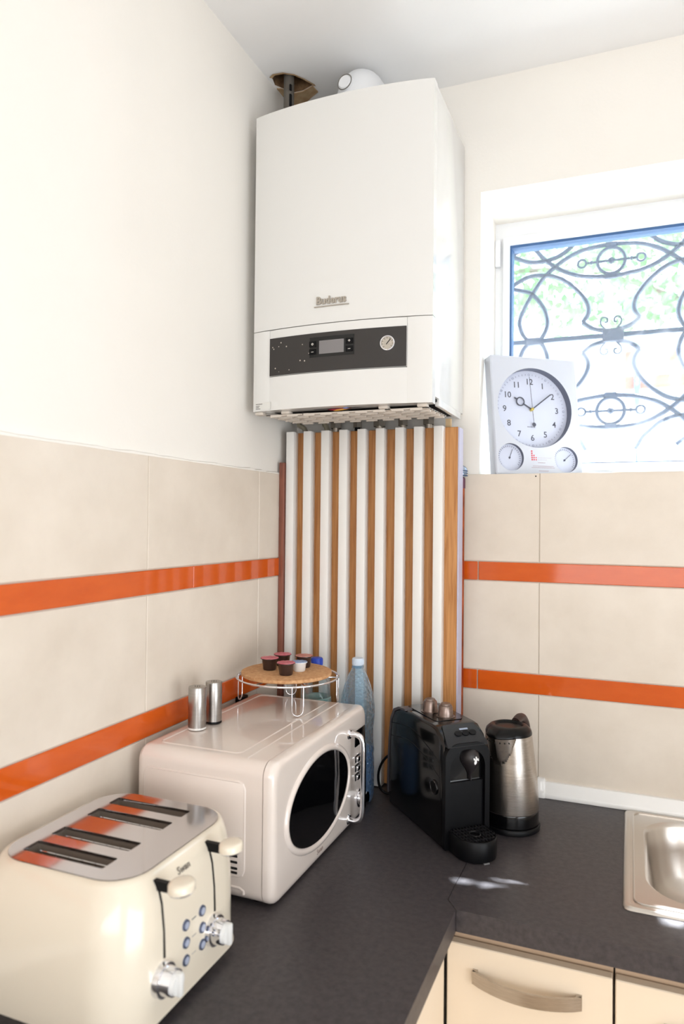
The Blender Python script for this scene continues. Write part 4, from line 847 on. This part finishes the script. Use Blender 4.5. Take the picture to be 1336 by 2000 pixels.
for r, z, tz in ((0.0500, 0.2075, 1), (0.0503, 0.2105, 1), (0.0480, 0.2175, 0.7), (0.0410, 0.2240, 0.3), (0.0330, 0.2270, 0.1), (0.0305, 0.2262, 0), (0.0280, 0.2225, 0), (0.001, 0.2215, 0)):
    rg = []
    for i in range(n):
        a = 2*PI*i/n; da = (a-sd_+PI) % (2*PI)-PI; k = 0.016*tz*max(0, 1-abs(da)/0.72) if abs(da) < 0.72 else 0
        sq = 1.0 if z < 0.2265 and r > 0.04 else 0.9
        rg.append(((r+k)*math.cos(a)+SDX*0.0120, (r+k)*math.sin(a)+SDY*0.0120, z))
    rings.append(rg)
loft(bm, rings); obj('lid', bm, mat('lid_black', (7, 7, 8), 0.3, spec=0.25), ke, smooth=50, world=False)
hb = sd_+PI; hx, hy_ = math.cos(hb), math.sin(hb)
pts = spline([(0.026*hx, 0.026*hy_, 0.2225), (0.044*hx, 0.044*hy_, 0.2275), (0.066*hx, 0.066*hy_, 0.2200), (0.082*hx, 0.082*hy_, 0.19), (0.084*hx, 0.084*hy_, 0.12), (0.074*hx, 0.074*hy_, 0.08), (0.058*hx, 0.058*hy_, 0.066)], 6)
bm = B(); tube(bm, pts, 0.0100, 12); obj('handle', bm, mat('handle_brown_black', (58, 42, 38), .4), ke, smooth=60, world=False)
bm = B()
for k in range(7):
    da = (k-3)*0.150; a = sd_+da; r = 0.0508+0.0020+0.0170*0.86*max(0, 1-abs(da)/0.67)
    cyl(bm, ((r-0.002)*math.cos(a)+SDX*0.0115, (r-0.002)*math.sin(a)+SDY*0.0115, 0.2000), ((r+0.0012)*math.cos(a)+SDX*0.0115, (r+0.0012)*math.sin(a)+SDY*0.0115, 0.2000), 0.0015, n=8)
obj('spout_holes', bm, M_dark, ke, smooth=0, world=False)

# ------------------------------------------------------------------ outside: iron grille, yard
GY = 0.36; GXc, GZc = 0.822, 1.211
gr = thing('window_grille', 'scrolled wrought-iron grille outside the window', 'grille', (GXc, GY, 0.78))
def mir(P, sx, sz): return [(GXc+sx*(x-GXc), GY, GZc+sz*(z-GZc)) for x, z in P]
quad = {
 'eye': [(0.666, 1.428), (0.697, 1.448), (0.746, 1.468), (0.822, 1.476)],
 'eye_low': [(0.666, 1.428), (0.701, 1.407), (0.747, 1.391), (0.822, 1.381)],
 'teardrop': [(0.666, 1.428), (0.635, 1.401), (0.601, 1.354), (0.576, 1.309), (0.564, 1.273), (0.572, 1.239), (0.588, 1.219), (0.606, 1.213), (0.626, 1.218), (0.642, 1.245), (0.645, 1.273), (0.633, 1.311), (0.601, 1.354), (0.571, 1.367), (0.530, 1.379)],
 'tip': [(0.666, 1.428), (0.634, 1.456), (0.606, 1.493), (0.590, 1.520), (0.582, 1.545)],
 'cap_scroll': [(0.530, 1.484), (0.563, 1.463), (0.599, 1.450), (0.646, 1.450), (0.689, 1.465), (0.723, 1.493), (0.738, 1.509), (0.755, 1.54)],
 'corner': [(0.530, 1.470), (0.554, 1.485), (0.578, 1.492), (0.614, 1.502), (0.65, 1.53)],
 'body': [(0.530, 1.378), (0.583, 1.405), (0.627, 1.408), (0.678, 1.394), (0.724, 1.358), (0.755, 1.315), (0.760, 1.282), (0.745, 1.256)],
 'neck': [(0.745, 1.256), (0.770, 1.237), (0.806, 1.226)]}
for sz in (1, -1):
    for sx in (1, -1):
        for k, P in quad.items():
            bm = B(); tube(bm, spline(mir(P, sx, sz), 5), 0.0066, 6); obj('scroll_bar', bm, M_iron, gr, smooth=60)
        P = [(0.806, 1.232), (0.796, 1.243), (0.794, 1.257), (0.802, 1.265), (0.812, 1.261), (0.812, 1.251), (0.805, 1.250)]
        bm = B(); tube(bm, spline(mir(P, sx, sz), 5), 0.0026, 5); obj('small_scroll', bm, M_iron, gr, smooth=60)
        c = (0.742, 1.428); bm = B(); tube(bm, mir([(c[0]+0.0115*math.cos(a), c[1]+0.0115*math.sin(a)) for a in [2*PI*k/16 for k in range(16)]], sx, sz), 0.0034, 6, closed=True); obj('end_ring', bm, M_iron, gr, smooth=60)
    bm = B(); tube(bm, mir([(0.822+0.0375*math.cos(a), 1.428+0.0375*math.sin(a)) for a in [2*PI*k/30 for k in range(30)]], 1, sz), 0.0050, 6, closed=True); obj('centre_ring', bm, M_iron, gr, smooth=60)
    zc = GZc+sz*0.217
    bm = B(); tube(bm, [(0.7535, GY, zc), (0.8905, GY, zc)], 0.0036, 6)
    lathe(bm, [(0.001, -0.010), (0.008, -0.006), (0.010, 0), (0.008, 0.006), (0.001, 0.010)], 0.822, GY, zc, 12)
    for x in (0.768, 0.876): lathe(bm, [(0.001, -0.006), (0.005, -0.003), (0.0055, 0), (0.005, 0.003), (0.001, 0.006)], x, GY, zc, 10)
    obj('spindle', bm, M_iron, gr, smooth=60)
    for dz in (0.046, -0.045): obj('collar', bx(0.806, 0.838, GY-0.007, GY+0.007, zc+dz-0.007, zc+dz+0.007, 0.002, 1), M_iron, gr)
obj('cross_bar', bx(0.486, 1.265, GY-0.006, GY+0.006, GZc-0.006, GZc+0.006), M_iron, gr, smooth=0)
obj('centre_knot', bx(0.799, 0.857, GY-0.012, GY+0.012, GZc-0.019, GZc+0.019, 0.005, 2), mat('woven_iron', (98, 102, 120), .7, noise_amt=.5, noise_scale=160, bump=1, bump_scale=200), gr)
for x in (0.606, 2*GXc-0.606): obj('collar', bx(x-0.022, x+0.022, GY-0.0075, GY+0.0075, GZc-0.011, GZc+0.011, 0.002, 1), M_iron, gr)

M_yard = mat('yard_paving', (226, 220, 210), 0.9, noise_amt=.1, noise_scale=3); M_render = mat('white_render', (240, 238, 232), 0.9, noise_amt=.04, noise_scale=2)
tag(obj('yard_ground', bx(-8, 10, 0.42, 14, ZF-0.25, ZF-0.15), M_yard, smooth=0), 'pale sunlit paving of the yard outside the window', 'ground')
tag(obj('garden_wall', bx(-6, 8, 5.2, 5.4, ZF-0.15, 2.42), M_render, smooth=0), 'white garden wall beyond the iron grille', 'wall')
bn = thing('slatted_screen', 'bleached board screen bolted to a metal strap in the yard', 'screen', (1.2, 1.8, ZF-0.15))
for z0, z1 in ((1.4256, 1.4847), (1.3056, 1.3666)):
    obj('board', bx(0.849, 2.05, 1.80, 1.825, z0, z1), M_bench, bn, smooth=0)
obj('strap', bx(0.8905, 0.9155, 1.770, 1.7995, 1.2178, 1.49, 0.002, 1), mat('blue_strap', (96, 128, 164), .5, metal=.3), bn, smooth=0)
bm = B(); cyl(bm, (0.903, 1.80, ZF-0.15), (0.903, 1.80, 1.2178), 0.0045, n=8); obj('stake', bm, M_iron, bn)
for z in (1.345, 1.325):
    bm = B(); cyl(bm, (0.903, 1.7695, z), (0.903, 1.765, z), 0.006, n=10); obj('bolt', bm, M_white, bn)
bm = B(); box(bm, 1.98, 2.02, 1.826, 1.866, ZF-0.15, 1.52); obj('post', bm, M_bench, bn, smooth=0)

def leaf_mesh(bm, p, d, s, nrm):
    d = d.normalized(); sd = d.cross(nrm).normalized()
    a, b, c, e = p, p+d*s*0.45+sd*s*0.32+nrm*s*0.06, p+d*s, p+d*s*0.45-sd*s*0.32+nrm*s*0.06
    m_ = p+d*s*0.5-nrm*s*0.04
    v = [bm.verts.new(q) for q in (a, b, c, e, m_)]
    for i in range(4): bm.faces.new((v[i], v[(i+1) % 4], v[4]))
def rv(): 
    while True:
        v = Vector((rnd.uniform(-1, 1), rnd.uniform(-1, 1), rnd.uniform(-1, 1)))
        if 0.05 < v.length < 1: return v.normalized()
tree = thing('garden_tree', 'leafy green tree above the white garden wall', 'tree', (0.9, 4.4, ZF-0.15))
bm = B(); tube(bm, spline([(1.9, 4.4, ZF-0.15), (1.95, 4.4, 1.2), (1.6, 4.35, 2.3), (1.2, 4.3, 3.2)], 5), [0.09-0.003*k for k in range(16)], 10); obj('trunk', bm, wood('bark', (120, 98, 80), (84, 66, 54)), tree, smooth=60)
for pts in ([(1.7, 4.37, 2.1), (1.0, 4.3, 2.55), (0.2, 4.2, 2.75), (-0.6, 4.2, 2.7)], [(1.6, 4.35, 2.3), (1.5, 4.2, 2.9), (1.9, 4.1, 3.3)]):
    bm = B(); tube(bm, spline(pts, 5), 0.022, 7); obj('branch', bm, MATS.get('bark') or bpy.data.materials['bark'], tree, smooth=60)
bm = B()
cl = [(rnd.uniform(-1.2, 2.6), rnd.uniform(3.8, 4.7), rnd.uniform(2.35, 3.5)) for _ in range(95)]
for c in cl:
    for _ in range(42):
        p = Vector(c)+Vector((rnd.gauss(0, .16), rnd.gauss(0, .14), rnd.gauss(0, .12))); leaf_mesh(bm, p, rv()+Vector((0, 0, -0.5)), rnd.uniform(.07, .13), rv())
fo = obj('foliage', bm, M_leaf, tree, smooth=0); fo['kind'] = 'stuff'
# unseen bough added overhead; leaf gaps are placed to shape the sun patches
spots = [(0.5890, -0.490, 0.011), (0.6330, -0.492, 0.009), (0.6620, -0.470, 0.014), (0.6850, -0.468, 0.014), (0.9480, -0.470, 0.020), (0.9550, -0.490, 0.018)]
nb = thing('sun_dapple_bough', 'unseen leafy bough added outside to dapple the window sun', 'branch', (1.0, 0.9, 2.2))
bm = B(); tube(bm, spline([(2.4, 1.5, 2.4), (1.6, 1.1, 2.3), (0.9, 0.9, 2.25), (0.2, 0.8, 2.3)], 6), 0.02, 7); obj('branch', bm, bpy.data.materials['bark'], nb, smooth=60)
bm = B()
def sun_foot(p):
    k = p.z/SUN.z; return p.x-SUN.x*k, p.y-SUN.y*k
cnt = 0
for _ in range(26000):
    p = Vector((rnd.uniform(0.1, 2.1), rnd.uniform(0.50, 1.75), rnd.uniform(2.08, 2.5))); d = rv(); d.z *= 0.3; s = rnd.uniform(.05, .085); d.normalize()
    nrm = (SUN+rv()*0.35).normalized(); q = p+d*s*0.5
    fx, fy = sun_foot(q)
    if not (-0.2 < fx < 1.6 and -0.70 < fy < 0.25): continue
    if fy > -0.438-s*0.3 and rnd.random() < 0.975: continue
    if any((fx-a)**2+(fy-b)**2 < (r+s*0.5)**2 for a, b, r in spots): continue
    leaf_mesh(bm, p, d, s, nrm); cnt += 1
# small leaves that trim the gaps
for _ in range(26000):
    p = Vector((rnd.uniform(0.6, 1.8), rnd.uniform(0.55, 1.15), rnd.uniform(2.08, 2.4))); d = rv(); d.z *= 0.3; s = rnd.uniform(.025, .04); d.normalize(); q = p+d*s*0.5
    fx, fy = sun_foot(q)
    if not any((fx-a)**2+(fy-b)**2 < (r+0.09)**2 for a, b, r in spots): continue
    if fy > -0.438-s*0.3 or any((fx-a)**2+(fy-b)**2 < (r+s*0.42)**2 for a, b, r in spots): continue
    leaf_mesh(bm, p, d, s, (SUN+rv()*0.3).normalized())
fo = obj('foliage', bm, M_leaf, nb, smooth=0); fo['kind'] = 'stuff'
